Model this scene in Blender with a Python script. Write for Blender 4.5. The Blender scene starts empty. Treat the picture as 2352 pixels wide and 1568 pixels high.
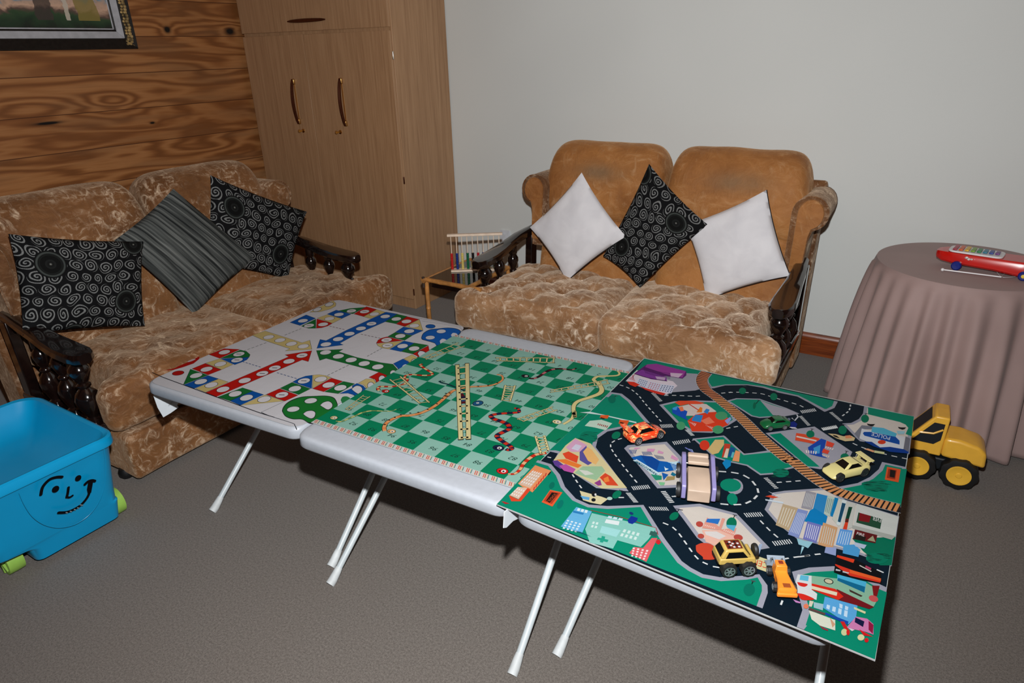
import bpy, bmesh, math, random
from mathutils import Vector, Matrix, noise
random.seed(7)
PI = math.pi
SC = bpy.context.scene
COL = SC.collection
V = Vector

# ---------------------------------------------------------------- camera
FPX = 1527.6
YAW, PIT, ROL = math.radians(-32.647), math.radians(23.755), math.radians(-1.487)
CAM = V((0, 0, 1.6))
_f = V((math.sin(YAW)*math.cos(PIT), math.cos(YAW)*math.cos(PIT), -math.sin(PIT)))
_r = V((math.cos(YAW), -math.sin(YAW), 0))
_u = _r.cross(_f)
CR = _r*math.cos(ROL) + _u*math.sin(ROL)
CU = -_r*math.sin(ROL) + _u*math.cos(ROL)
CF = _f
cam = bpy.data.cameras.new('camera')
cam.sensor_width = 36; cam.lens = FPX/2352*36; cam.clip_start = 0.05
cam_o = bpy.data.objects.new('camera', cam); COL.objects.link(cam_o)
m = Matrix((CR, CU, -CF)).transposed().to_4x4(); m.translation = CAM
cam_o.matrix_world = m
SC.camera = cam_o

# points of the place measured from the photograph on a known plane
def ray(x, y): return CF + CR*((x-1176)/FPX) - CU*((y-784)/FPX)
def PZ(x, y, z):
    d = ray(x, y); return CAM + d*((z-CAM.z)/d.z)
def PY(x, y, Y):
    d = ray(x, y); return CAM + d*((Y-CAM.y)/d.y)
def PX(x, y, X):
    d = ray(x, y); return CAM + d*((X-CAM.x)/d.x)
def PN(x, y, p, n):
    d = ray(x, y); return CAM + d*((p-CAM).dot(n)/d.dot(n))

# ---------------------------------------------------------------- colour and materials
def lin(c):
    o = []
    for v in c[:3]:
        v = v/255.0
        o.append(v/12.92 if v <= .04045 else ((v+.055)/1.055)**2.4)
    return (o[0], o[1], o[2], 1)

class NT:
    def __init__(s, name):
        s.m = bpy.data.materials.new(name); s.m.use_nodes = True
        s.t = s.m.node_tree; s.b = s.t.nodes['Principled BSDF']
    def n(s, typ, **kw):
        nd = s.t.nodes.new(typ)
        for k, v in kw.items():
            if k in nd.inputs: nd.inputs[k].default_value = v
            else: setattr(nd, k, v)
        return nd
    def l(s, a, b): s.t.links.new(a, b)
    def math(s, op, a, b=None, c=None):
        nd = s.t.nodes.new('ShaderNodeMath'); nd.operation = op
        for i, v in enumerate((a, b, c)):
            if v is None: continue
            if isinstance(v, (int, float)): nd.inputs[i].default_value = v
            else: s.l(v, nd.inputs[i])
        return nd.outputs[0]
    def coord(s, which='Object', scale=(1, 1, 1), loc=(0, 0, 0), rot=(0, 0, 0)):
        tc = s.n('ShaderNodeTexCoord'); mp = s.n('ShaderNodeMapping')
        mp.inputs['Scale'].default_value = scale; mp.inputs['Location'].default_value = loc
        mp.inputs['Rotation'].default_value = rot
        s.l(tc.outputs[which], mp.inputs[0]); return mp.outputs[0]
    def noise(s, vec, scale, detail=4, dist=0, rough=.5):
        nd = s.n('ShaderNodeTexNoise'); nd.inputs['Scale'].default_value = scale
        nd.inputs['Detail'].default_value = detail; nd.inputs['Distortion'].default_value = dist
        nd.inputs['Roughness'].default_value = rough
        s.l(vec, nd.inputs['Vector']); return nd.outputs[0]
    def ramp(s, fac, stops):
        nd = s.n('ShaderNodeValToRGB'); e = nd.color_ramp.elements
        while len(e) < len(stops): e.new(.5)
        for i, (p, c) in enumerate(stops):
            e[i].position = p; e[i].color = lin(c) if len(c) == 3 else c
        s.l(fac, nd.inputs[0]); return nd.outputs[0]
    def mix(s, f, a, b):
        nd = s.t.nodes.new('ShaderNodeMix'); nd.data_type = 'RGBA'
        for i, v in ((0, f), (6, a), (7, b)):
            if isinstance(v, (int, float)): nd.inputs[i].default_value = v
            elif isinstance(v, tuple): nd.inputs[i].default_value = v
            else: s.l(v, nd.inputs[i])
        return nd.outputs[2]
    def bump(s, h, strength=.3, dist=.01):
        nd = s.n('ShaderNodeBump'); nd.inputs['Strength'].default_value = strength
        nd.inputs['Distance'].default_value = dist
        s.l(h, nd.inputs['Height']); s.l(nd.outputs[0], s.b.inputs['Normal'])

def mat(name, c, rough=.5, metal=0, coat=0, spec=.5, var=.06, nscale=30, bump=0, sheen=0, trans=0):
    t = NT(name); b = t.b
    b.inputs['Roughness'].default_value = rough; b.inputs['Metallic'].default_value = metal
    b.inputs['Coat Weight'].default_value = coat; b.inputs['Specular IOR Level'].default_value = spec
    b.inputs['Sheen Weight'].default_value = sheen
    b.inputs['Transmission Weight'].default_value = trans
    v = t.coord(); nz = t.noise(v, nscale, 3)
    a = tuple(max(0, x*(1-var)) for x in c); d = tuple(min(255, x*(1+var)) for x in c)
    t.l(t.ramp(nz, [(.3, a), (.7, d)]), b.inputs['Base Color'])
    if bump: t.bump(nz, bump, .002)
    return t.m

# ---------------------------------------------------------------- objects
WM = {}
def tag(o, label=None, cat=None, group=None, kind=None):
    if label: o['label'] = label
    if cat: o['category'] = cat
    if group: o['group'] = group
    if kind: o['kind'] = kind
    return o
def thing(name, label, cat, loc=(0, 0, 0), rz=0, group=None):
    o = bpy.data.objects.new(name, None); COL.objects.link(o)
    o.empty_display_size = .05
    o.location = loc; o.rotation_euler = (0, 0, rz)
    WM[o.name] = Matrix.Translation(V(loc)) @ Matrix.Rotation(rz, 4, 'Z')
    return tag(o, label, cat, group)

class MB:
    def __init__(s): s.v = []; s.f = []; s.mi = []; s.cur = 0; s.uv = None
    def add(s, vs, fs):
        k = len(s.v); s.v += [V(p) for p in vs]
        for f in fs: s.f.append([i+k for i in f]); s.mi.append(s.cur)
        return s
    def box(s, x0, x1, y0, y1, z0, z1):
        vs = [(x, y, z) for z in (z0, z1) for y in (y0, y1) for x in (x0, x1)]
        return s.add(vs, [(0, 2, 3, 1), (4, 5, 7, 6), (0, 1, 5, 4), (2, 6, 7, 3), (0, 4, 6, 2), (1, 3, 7, 5)])
    def hexa(s, bot, top):
        return s.add(list(bot)+list(top), [(3, 2, 1, 0), (4, 5, 6, 7), (0, 1, 5, 4), (1, 2, 6, 5), (2, 3, 7, 6), (3, 0, 4, 7)])
    def prism(s, pts, d, off=None):
        # pts: 3D loop, extruded by vector d
        n = len(pts); a = [V(p) for p in pts]; b = [p+V(d) for p in a]
        return s.add(a+b, [list(range(n))[::-1], list(range(n, 2*n))] + [(i, (i+1) % n, n+(i+1) % n, n+i) for i in range(n)])
    def lathe(s, prof, c=(0, 0, 0), ax='Z', n=20, M=None, cap=True):
        vs = []; fs = []
        for r, h in prof:
            for k in range(n):
                a = 2*PI*k/n; x, y = max(r, 1e-4)*math.cos(a), max(r, 1e-4)*math.sin(a)
                p = {'Z': (x, y, h), 'X': (h, x, y), 'Y': (y, h, x)}[ax]
                p = V(p)
                if M: p = M @ p
                vs.append(p+V(c))
        m_ = len(prof)
        for i in range(m_-1):
            for k in range(n): fs.append((i*n+k, i*n+(k+1) % n, (i+1)*n+(k+1) % n, (i+1)*n+k))
        if cap: fs.append(list(range(n))[::-1]); fs.append([(m_-1)*n+k for k in range(n)])
        return s.add(vs, fs)
    def tube(s, pts, r, n=10, flat=1.0, cap=True):
        pts = [V(p) for p in pts]; m_ = len(pts); vs = []; fs = []
        up = V((0, 0, 1)); prev = None
        for i, p in enumerate(pts):
            t = (pts[min(i+1, m_-1)]-pts[max(i-1, 0)]).normalized()
            if prev is None:
                a = t.cross(up)
                if a.length < .1: a = t.cross(V((0, 1, 0)))
            else:
                a = prev - t*prev.dot(t)
            a.normalize(); prev = a; b = t.cross(a)
            rr = r[i] if isinstance(r, (list, tuple)) else r
            for k in range(n):
                an = 2*PI*k/n; vs.append(p + a*rr*math.cos(an) + b*rr*flat*math.sin(an))
        for i in range(m_-1):
            for k in range(n): fs.append((i*n+k, i*n+(k+1) % n, (i+1)*n+(k+1) % n, (i+1)*n+k))
        if cap: fs.append(list(range(n))[::-1]); fs.append([(m_-1)*n+k for k in range(n)])
        return s.add(vs, fs)
    def loft(s, secs, closed=True, caps=True):
        n = len(secs[0]); vs = [p for q in secs for p in q]; fs = []
        for i in range(len(secs)-1):
            for k in range(n if closed else n-1):
                fs.append((i*n+k, i*n+(k+1) % n, (i+1)*n+(k+1) % n, (i+1)*n+k))
        if caps: fs.append(list(range(n))[::-1]); fs.append([(len(secs)-1)*n+k for k in range(n)])
        return s.add(vs, fs)
    def sphere(s, c, r, sx=1, sy=1, sz=1, n=16):
        prof = [(math.sin(PI*i/n), -math.cos(PI*i/n)) for i in range(n+1)]
        k = len(s.v); s.lathe(prof, n=n)
        for i in range(k, len(s.v)):
            p = s.v[i]; s.v[i] = V((p.x*r*sx, p.y*r*sy, p.z*r*sz))+V(c)
        return s
    def rbox(s, c, sz, r, n=(8, 8, 8), fn=None):
        # rounded box with fine grid; fn(p, normal) -> new point
        hx, hy, hz = sz[0]/2, sz[1]/2, sz[2]/2
        keys = {}; vs = []; fs = []
        def vert(p):
            q = V((max(-hx+r, min(hx-r, p.x)), max(-hy+r, min(hy-r, p.y)), max(-hz+r, min(hz-r, p.z))))
            d = p-q
            nn = d.normalized() if d.length > 1e-9 else V((0, 0, 1))
            w = q+nn*r
            k = (round(p.x, 5), round(p.y, 5), round(p.z, 5))
            if k not in keys:
                keys[k] = len(vs)
                if fn: w = fn(w, nn)
                vs.append(w+V(c))
            return keys[k]
        def cs(h, m_):
            # grid lines, denser at the rounded border
            a = [-h, -h+r*.15, -h+r*.4, -h+r*.7]
            inner = [-h+r+(2*h-2*r)*i/m_ for i in range(m_+1)]
            return a+inner+[-q for q in a[::-1]]
        X, Y, Z = cs(hx, n[0]), cs(hy, n[1]), cs(hz, n[2])
        def face(A, B, mk, flip):
            for i in range(len(A)-1):
                for j in range(len(B)-1):
                    q = [vert(V(mk(A[i], B[j]))), vert(V(mk(A[i+1], B[j]))), vert(V(mk(A[i+1], B[j+1]))), vert(V(mk(A[i], B[j+1])))]
                    if flip: q.reverse()
                    if len(set(q)) == 4: fs.append(q)
        face(X, Y, lambda a, b: (a, b, hz), False); face(X, Y, lambda a, b: (a, b, -hz), True)
        face(X, Z, lambda a, b: (a, -hy, b), False); face(X, Z, lambda a, b: (a, hy, b), True)
        face(Y, Z, lambda a, b: (hx, a, b), False); face(Y, Z, lambda a, b: (-hx, a, b), True)
        return s.add(vs, fs)
    def xf(s, M, k=0):
        for i in range(k, len(s.v)): s.v[i] = M @ s.v[i]
        return s
    def build(s, name, mats, parent=None, smooth=False, bevel=0, world=False, sub=0, seg=2, label=None, ang=35):
        me = bpy.data.meshes.new(name)
        vs = s.v
        if parent is not None and world:
            inv = WM[parent.name].inverted(); vs = [inv @ p for p in vs]
        me.from_pydata([tuple(p) for p in vs], [], s.f)
        if not isinstance(mats, (list, tuple)): mats = [mats]
        for q in mats: me.materials.append(q)
        if len(mats) > 1: me.polygons.foreach_set('material_index', s.mi)
        bm = bmesh.new(); bm.from_mesh(me)
        bmesh.ops.recalc_face_normals(bm, faces=bm.faces); bm.to_mesh(me); bm.free()
        if s.uv:
            uvl = me.uv_layers.new(name='UVMap')
            for lp in me.loops: uvl.data[lp.index].uv = s.uv[lp.vertex_index]
        if smooth:
            me.polygons.foreach_set('use_smooth', [True]*len(me.polygons))
        o = bpy.data.objects.new(name, me); COL.objects.link(o)
        if parent is not None:
            o.parent = parent
            WM[o.name] = WM[parent.name]
        else: WM[o.name] = Matrix()
        if bevel:
            md = o.modifiers.new('bevel', 'BEVEL'); md.width = bevel; md.segments = seg
            md.limit_method = 'ANGLE'; md.angle_limit = math.radians(30)
            me.polygons.foreach_set('use_smooth', [True]*len(me.polygons))
            md.harden_normals = False
        if sub:
            md = o.modifiers.new('sub', 'SUBSURF'); md.levels = md.render_levels = sub
        if (smooth and not sub) or bevel:
            try: me.set_sharp_from_angle(angle=math.radians(ang))
            except Exception: pass
        if label: o['label'] = label
        return o

def struct(name, b, m_, **kw):
    o = b.build(name, m_, **kw); o['kind'] = 'structure'; return o

def rot_poly(poly, n=6, r=.02):
    # round the corners of a 2D polygon
    out = []; m_ = len(poly)
    for i in range(m_):
        p = V(poly[i]); a = (V(poly[i-1])-p); b = (V(poly[(i+1) % m_])-p)
        ra = min(r, a.length*.45); rb = min(r, b.length*.45)
        A = p+a.normalized()*ra; B = p+b.normalized()*rb
        for k in range(n+1):
            t = k/n; out.append(A*(1-t)**2 + p*2*t*(1-t) + B*t*t)
    return out
def catmull(pts, k=6):
    pts = [V(p) for p in pts]; out = []
    for i in range(len(pts)-1):
        p0 = pts[max(i-1, 0)]; p1 = pts[i]; p2 = pts[i+1]; p3 = pts[min(i+2, len(pts)-1)]
        for j in range(k):
            t = j/k
            out.append(.5*((2*p1)+(p2-p0)*t+(2*p0-5*p1+4*p2-p3)*t*t+(3*p1-p0-3*p2+p3)*t**3))
    out.append(pts[-1]); return out
def copy_tree(o, parent=None):
    c = o.copy(); COL.objects.link(c)
    if parent is not None: c.parent = parent
    for ch in list(o.children): copy_tree(ch, c)
    return c
# ---------------------------------------------------------------- materials of the place
def velvet(name, dark, mid, pale, scale=7, amt=.5, sheen=.6, stain=False):
    t = NT(name); b = t.b
    v = t.coord()
    big = t.noise(v, 2.3, 3, .8)
    patch = t.noise(v, 5.5, 3, 1.0, .6)
    v2 = t.coord(scale=(1.0, 2.3, 1.7), rot=(.5, .25, .62)); v3 = t.coord(scale=(2.1, 1.0, 1.4), rot=(.2, .6, -.35))
    f1 = t.noise(v2, scale*2.3, 6, 1.0, .66); f2 = t.noise(v3, scale*1.7, 6, 1.3, .66)
    fine = t.math('MAXIMUM', f1, f2)
    micro = t.noise(v, scale*26, 3, 0, .6)
    base = t.ramp(t.math('ADD', t.math('MULTIPLY', big, .7), t.math('MULTIPLY', f1, .3)), [(.36, dark), (.6, mid)])
    st = t.ramp(fine, [(.52, (0, 0, 0)), (.585, (150, 150, 150)), (.66, (255, 255, 255))])
    k = t.math('MULTIPLY', t.math('MULTIPLY', st, t.ramp(patch, [(.38, (60, 60, 60)), (.60, (255, 255, 255))])), t.math('ADD', amt*.7, t.math('MULTIPLY', micro, amt*.6)))
    out = t.mix(k, base, lin(pale))  # pale streaks: highlights of the crushed nap mixed into the colour
    if stain:       # grey worn patches where heads rest
        tc = t.n('ShaderNodeTexCoord'); sp = t.n('ShaderNodeSeparateXYZ'); t.l(tc.outputs['Object'], sp.inputs[0])
        dx = t.math('SUBTRACT', t.math('ABSOLUTE', sp.outputs[0]), .37); dz = t.math('SUBTRACT', sp.outputs[2], .985)
        e = t.math('EXPONENT', t.math('MULTIPLY', t.math('ADD', t.math('POWER', t.math('DIVIDE', dx, .13), 2), t.math('POWER', t.math('DIVIDE', dz, .045), 2)), -1))
        out = t.mix(t.math('MULTIPLY', t.math('MULTIPLY', e, t.math('ADD', .35, patch)), .8), out, lin((120, 104, 82)))
    t.l(out, b.inputs['Base Color'])
    b.inputs['Roughness'].default_value = .6
    b.inputs['Sheen Weight'].default_value = sheen; b.inputs['Sheen Roughness'].default_value = .4
    b.inputs['Sheen Tint'].default_value = lin(pale)
    b.inputs['Specular IOR Level'].default_value = .2
    t.bump(t.math('ADD', fine, t.math('MULTIPLY', patch, .5)), .6, .014)
    return t.m
VEL = velvet('crushed_velvet_gold', (92, 58, 32), (140, 96, 58), (212, 188, 160), 7, .92, .7)
VELS = velvet('crushed_velvet_seat_sheen', (122, 84, 52), (178, 138, 100), (234, 214, 190), 6.5, 1.0, 1.0)  # paler copy: the nap's sheen under the flash is put into the colour
VELB = velvet('brushed_velvet_back', (140, 90, 48), (178, 122, 68), (206, 170, 128), 4, .34, .6, True)

BLACKWOOD = NT('dark_lacquered_wood')
def _bw():
    t = BLACKWOOD; v = t.coord(scale=(1, 6, 1)); n = t.noise(v, 14, 5, .5)
    t.l(t.ramp(n, [(.3, (9, 6, 6)), (.7, (30, 17, 14))]), t.b.inputs['Base Color'])
    t.b.inputs['Roughness'].default_value = .16; t.b.inputs['Coat Weight'].default_value = .6
    t.b.inputs['Coat Roughness'].default_value = .05
_bw(); BLACKWOOD = BLACKWOOD.m

def carpet():
    t = NT('grey_brown_carpet'); v = t.coord()
    a = t.noise(v, 420, 2, 0, .6); b2 = t.noise(v, 150, 4, 0, .7); c = t.noise(v, 3, 3)
    s = t.math('ADD', t.math('MULTIPLY', a, .5), t.math('MULTIPLY', b2, .5))
    base = t.ramp(s, [(.34, (72, 67, 63)), (.66, (132, 126, 120))])
    t.l(t.mix(t.ramp(c, [(.35, (0, 0, 0)), (.7, (90, 90, 90))]), base, lin((104, 92, 84))), t.b.inputs['Base Color'])
    t.b.inputs['Roughness'].default_value = .95; t.b.inputs['Specular IOR Level'].default_value = .1
    t.b.inputs['Sheen Weight'].default_value = .25
    t.bump(s, .5, .002); return t.m
CARPET = carpet()

def plaster(name, c, k=.012):
    t = NT(name); v = t.coord(); n = t.noise(v, 260, 3); g = t.noise(v, 1.1, 2)
    t.l(t.ramp(g, [(.35, tuple(x*(1-k) for x in c)), (.7, tuple(min(255, x*(1+k)) for x in c))]), t.b.inputs['Base Color'])
    t.b.inputs['Roughness'].default_value = .8; t.b.inputs['Specular IOR Level'].default_value = .25
    t.bump(n, .12, .002); return t.m
CREAM = plaster('cream_wall_paint', (218, 223, 221))
WHITEP = plaster('white_ceiling_paint', (226, 224, 218))

def pine_wall():
    # horizontal pine boards: x = along the wall (object y), z = up
    t = NT('pine_log_boards'); tc = t.n('ShaderNodeTexCoord'); sp = t.n('ShaderNodeSeparateXYZ')
    t.l(tc.outputs['Object'], sp.inputs[0]); Y, Z = sp.outputs[1], sp.outputs[2]
    BH = .197
    board = t.math('FLOOR', t.math('DIVIDE', t.math('ADD', Z, .055), BH))
    fz = t.math('FRACT', t.math('DIVIDE', t.math('ADD', Z, .055), BH))
    cb = t.n('ShaderNodeCombineXYZ')
    t.l(t.math('MULTIPLY', Y, .8), cb.inputs[0]); t.l(t.math('MULTIPLY', Z, 5.2), cb.inputs[1]); t.l(t.math('MULTIPLY', board, 3.7), cb.inputs[2])
    n1 = t.noise(cb.outputs[0], 1.25, 3, .4)
    cb2 = t.n('ShaderNodeCombineXYZ')
    t.l(t.math('MULTIPLY', Y, 3), cb2.inputs[0]); t.l(t.math('MULTIPLY', Z, 95), cb2.inputs[1]); t.l(board, cb2.inputs[2])
    n2 = t.noise(cb2.outputs[0], 1.6, 6, .3, .65)
    ph = t.math('ADD', t.math('MULTIPLY', Z, 58), t.math('MULTIPLY', n1, 34))
    ph = t.math('ADD', ph, t.math('MULTIPLY', board, 2.3))
    dark = None
    for (y, z, ry, rz, A, dk) in KNOTS:
        d = t.math('ADD', t.math('POWER', t.math('MULTIPLY', t.math('SUBTRACT', Y, y), 1/ry), 2),
                   t.math('POWER', t.math('MULTIPLY', t.math('SUBTRACT', Z, z), 1/rz), 2))
        g = t.math('EXPONENT', t.math('MULTIPLY', d, -1))
        ph = t.math('ADD', ph, t.math('MULTIPLY', g, A))
        if dk:
            e = t.math('EXPONENT', t.math('MULTIPLY', d, -dk))
            dark = e if dark is None else t.math('MAXIMUM', dark, e)
    w = t.math('MULTIPLY', t.math('ADD', t.math('SINE', ph), 1), .5)
    col = t.ramp(w, [(0, (122, 76, 40)), (.35, (148, 96, 54)), (.75, (172, 118, 70)), (1, (182, 128, 79))])
    col = t.mix(t.ramp(n2, [(.42, (0, 0, 0)), (.68, (130, 130, 130))]), col, lin((112, 64, 32)))
    cb3 = t.n('ShaderNodeCombineXYZ'); t.l(t.math('MULTIPLY', Y, 1.2), cb3.inputs[0]); t.l(t.math('MULTIPLY', Z, 9), cb3.inputs[1]); t.l(board, cb3.inputs[2])
    n3 = t.noise(cb3.outputs[0], 1.3, 2)
    col = t.mix(t.ramp(n3, [(.5, (0, 0, 0)), (.72, (190, 190, 190))]), col, lin((120, 92, 66)))
    wn = t.n('ShaderNodeTexWhiteNoise', noise_dimensions='1D'); t.l(board, wn.inputs['W'])
    col = t.mix(t.math('MULTIPLY', wn.outputs[0], .35), col, lin((140, 84, 42)))
    col = t.mix(t.math('MINIMUM', t.math('MULTIPLY', dark, 1.5), 1), col, lin((16, 10, 8)))
    gap = t.math('LESS_THAN', t.math('ABSOLUTE', t.math('SUBTRACT', fz, .5)), .490)
    col = t.mix(gap, lin((84, 48, 24)), col)
    t.l(col, t.b.inputs['Base Color'])
    t.b.inputs['Roughness'].default_value = .42; t.b.inputs['Specular IOR Level'].default_value = .35
    t.bump(t.math('ADD', t.math('MULTIPLY', w, .3), gap), .35, .006)
    return t.m
WX = -4.16
_k = lambda x, y: (PX(x, y, WX).y, PX(x, y, WX).z)
KNOTS = []
for (x, y, ry, rz, A, dk) in ((384, 68, .055, .05, 7, 7), (528, 72, .07, .045, -6, 5), (262, 232, .17, .055, 15, 0), (350, 282, .05, .02, 3, 9),
                              (110, 283, .10, .012, 2, 2.0), (470, 330, .3, .06, 9, 0), (60, 250, .22, .05, -9, 0), (300, 345, .3, .05, -8, 0), (500, 150, .16, .06, 6, 0)):
    KNOTS.append(_k(x, y)+(ry, rz, A, dk))
PINE = pine_wall()

def veneer():
    t = NT('oak_veneer'); v = t.coord(scale=(26, 26, .9)); n = t.noise(v, 2.4, 5, .35, .6)
    v2 = t.coord(scale=(160, 160, 3)); n2 = t.noise(v2, 2, 3)
    s = t.math('ADD', t.math('MULTIPLY', n, .65), t.math('MULTIPLY', n2, .35))
    t.l(t.ramp(s, [(.34, (154, 117, 84)), (.52, (174, 136, 100)), (.68, (186, 149, 113))]), t.b.inputs['Base Color'])
    t.b.inputs['Roughness'].default_value = .38; t.b.inputs['Specular IOR Level'].default_value = .4
    t.bump(n2, .05, .001); return t.m
OAK = veneer()
SKIRT = NT('varnished_red_wood')
def _sk():
    t = SKIRT; v = t.coord(scale=(2, 2, 40)); n = t.noise(v, 3, 5, .4)
    t.l(t.ramp(n, [(.3, (96, 40, 14)), (.7, (150, 74, 30))]), t.b.inputs['Base Color'])
    t.b.inputs['Roughness'].default_value = .3; t.b.inputs['Coat Weight'].default_value = .3
_sk(); SKIRT = SKIRT.m
BRASS = mat('polished_brass', (200, 160, 96), .22, 1)
COPPER = mat('dark_copper_grip', (86, 44, 26), .25, .6)
STEEL = mat('bright_steel', (200, 198, 190), .3, 1)
WHITEPLA = mat('white_table_plastic', (154, 160, 168), .42, var=.015, nscale=60, bump=.08)
LEGW = mat('white_enamel_metal', (190, 200, 204), .35, var=.03)
RUBBER = mat('pale_rubber_cap', (196, 202, 204), .6)
BAMBOO = mat('bamboo_cane', (176, 122, 66), .38, var=.18, nscale=22)
GLASSB = mat('black_glass', (8, 8, 9), .06, spec=.7, coat=.5)
BLKP = mat('black_plastic', (16, 17, 19), .5)
OUTW = mat('white_socket_plastic', (214, 220, 228), .4)

# ---------------------------------------------------------------- room
YB = 3.731; XR = 2.4; YF = -1.6; CH = 2.6
struct('floor', MB().box(WX, XR, YF, YB, -.05, 0), CARPET)
struct('ceiling', MB().box(WX, XR, YF, YB, CH, CH+.05), PINE)  # unseen; dark boards put on it and the unseen walls to lower bounce
struct('wall_left', MB().box(WX-.08, WX, YF, YB, 0, CH), PINE)
struct('wall_back', MB().box(WX-.08, XR+.08, YB, YB+.08, 0, CH), CREAM)
struct('wall_right', MB().box(XR, XR+.08, YF, YB, 0, CH), PINE)
struct('wall_front', MB().box(WX-.08, XR+.08, YF-.08, YF, 0, CH), PINE)
bb = MB(); prof = [(0, 0), (-.018, 0), (-.018, .078), (-.014, .082), (-.014, .096), (-.020, .100), (-.018, .110), (-.010, .121), (0, .123)]
bb.prism([(WX, YB+y, z) for y, z in prof], (XR-WX, 0, 0))
struct('baseboard_back', bb, SKIRT, smooth=True)

# ---------------------------------------------------------------- wardrobe
wx0, wx1, wy0 = -4.125, -2.822, 3.19
zs = 1.722; zm = .085; WH = 2.28
wd = thing('wardrobe', 'tall light oak veneer wardrobe with two doors and a top flap in the corner', 'wardrobe', ((wx0+wx1)/2, wy0, 0))
b = MB().box(wx0, wx1, wy0+.019, YB-.006, 0, WH)
b.build('carcass', OAK, wd, world=True, bevel=.002)
g = .0035
xm = PY(694, 76, wy0).x
def door(x0, x1, z0, z1, name='door'):
    return MB().box(x0+g, x1-g, wy0, wy0+.018, z0+g, z1-g).build(name, OAK, wd, world=True, bevel=.0015)
dl = door(wx0, xm, .07, zs-.006); dr = door(xm, wx1, .07, zs-.006); tf = door(wx0, wx1, zs+.006, WH, 'top_flap')
for p0, p1, d in (((676, 183), (687, 283), dl), ((783, 181), (796, 288), dr)):
    A = PY(*p0, wy0-.002); B = PY(*p1, wy0-.002)
    x = (A.x+B.x)/2; z1, z0 = A.z, B.z
    hnd = MB()
    for z in (z0+.012, z1-.012): hnd.rbox((x, wy0-.008, z), (.024, .016, .034), .005, (1, 1, 1))
    hnd.box(x-.004, x+.004, wy0-.004, wy0-.001, z0+.01, z1-.01)
    h = hnd.build('handle', BRASS, d, smooth=True, world=True, label='brass bow handle mount')
    grip = MB().tube([(x, wy0-.012-.022*math.sin(PI*k/12)**.7, z0+(z1-z0)*k/12) for k in range(13)], [.009+.002*math.sin(PI*k/12) for k in range(13)], 10)
    grip.build('grip', COPPER, h, smooth=True, world=True, label='dark copper coloured bow grip')
for px_, d in (((697, 300), dl), ((782, 303), dr)):
    A = PY(*px_, wy0)
    k = MB(); k.lathe([(.013, 0), (.013, -.004), (.006, -.006), (.005, -.02)], (A.x, wy0, A.z), 'Y', 14)
    k.lathe([(.001, -.002), (.011, -.002), (.011, .002), (.001, .002)], (A.x-.008, wy0-.028, A.z), 'X', 14)
    k.build('key', BRASS, d, smooth=True, world=True, label='small brass key in its lock')
A = PY(662, 49, wy0); B = PY(748, 45, wy0)
h = MB().tube([(A.x+(B.x-A.x)*k/10, wy0-.006-.01*math.sin(PI*k/10), (A.z+B.z)/2) for k in range(11)], [.004+.008*math.sin(PI*k/10)**.5 for k in range(11)], 10)
h.build('handle', COPPER, tf, smooth=True, world=True, label='dark bow pull on the top flap')
for (x, y) in ((902, 127), (929, 415), (950, 672)):
    A = PY(x, y, wy0)
    MB().lathe([(.004, -.022), (.0045, -.02), (.0045, .02), (.004, .022)], (wx1+.004, wy0+.008, A.z), 'Z', 10).build('hinge', STEEL if y < 200 else COPPER, wd, smooth=True, world=True)

# ---------------------------------------------------------------- picture on the wooden wall
P0 = PX(315, 112, WX+.03); zb = P0.z; yr = P0.y
pic = thing('framed_painting', 'landscape painting in a broad black, gold and white frame on the wooden wall', 'painting', (WX, yr-.5, zb))
FBLK = mat('black_gilt_frame', (22, 20, 18), .35, var=.3, nscale=60, bump=.3)
FGOLD = mat('worn_gold_frame', (150, 128, 84), .45, .3, var=.45, nscale=40, bump=.4)
FLIN = mat('white_frame_liner', (176, 178, 184), .6, var=.05)
yl = yr-1.05; zt = zb+.78
def ring(o0, o1, d0, d1, m_, nm, sides='LRBT', par=None, lab=None):
    b = MB()
    def c(o, d): return [(WX+d, yl+o, zb+o), (WX+d, yr-o, zb+o), (WX+d, yr-o, zt-o), (WX+d, yl+o, zt-o)]
    A, B, A2, B2 = c(o0, .002), c(o1, .002), c(o0, d0), c(o1, d1)
    for i, sd in enumerate('BRTL'):
        if sd not in sides: continue
        j = (i+1) % 4
        b.hexa([A[i], A[j], B[j], B[i]], [A2[i], A2[j], B2[j], B2[i]])
    return b.build(nm, m_, par or pic, world=True, bevel=.002, label=lab)
fr = ring(0, .056, .045, .030, FBLK, 'frame')
cg = MB()
for i in range(46):      # carved gilt relief on the upright side of the frame
    z = zb+.05+i*(zt-zb-.06)/46
    for (y_, s_) in ((yr-.022, .014), (yr-.042, .010)):
        cg.sphere((WX+.036, y_+.004*math.sin(i*1.9), z), s_, .5, .9, .8, 6)
for i in range(22): cg.sphere((WX+.036, yr-.01-.052*random.random(), zb+.008+.05*random.random()), .009, .5, 1, 1, 6)
cg.build('carved_ornament', FGOLD, pic, smooth=True, world=True, label='worn gold carved relief')
ring(.056, .092, .028, .020, FLIN, 'liner', lab='white sloping liner')
ring(.092, .101, .021, .018, FBLK, 'inner_edge')
ring(.101, .108, .018, .016, FLIN, 'slip')
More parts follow.
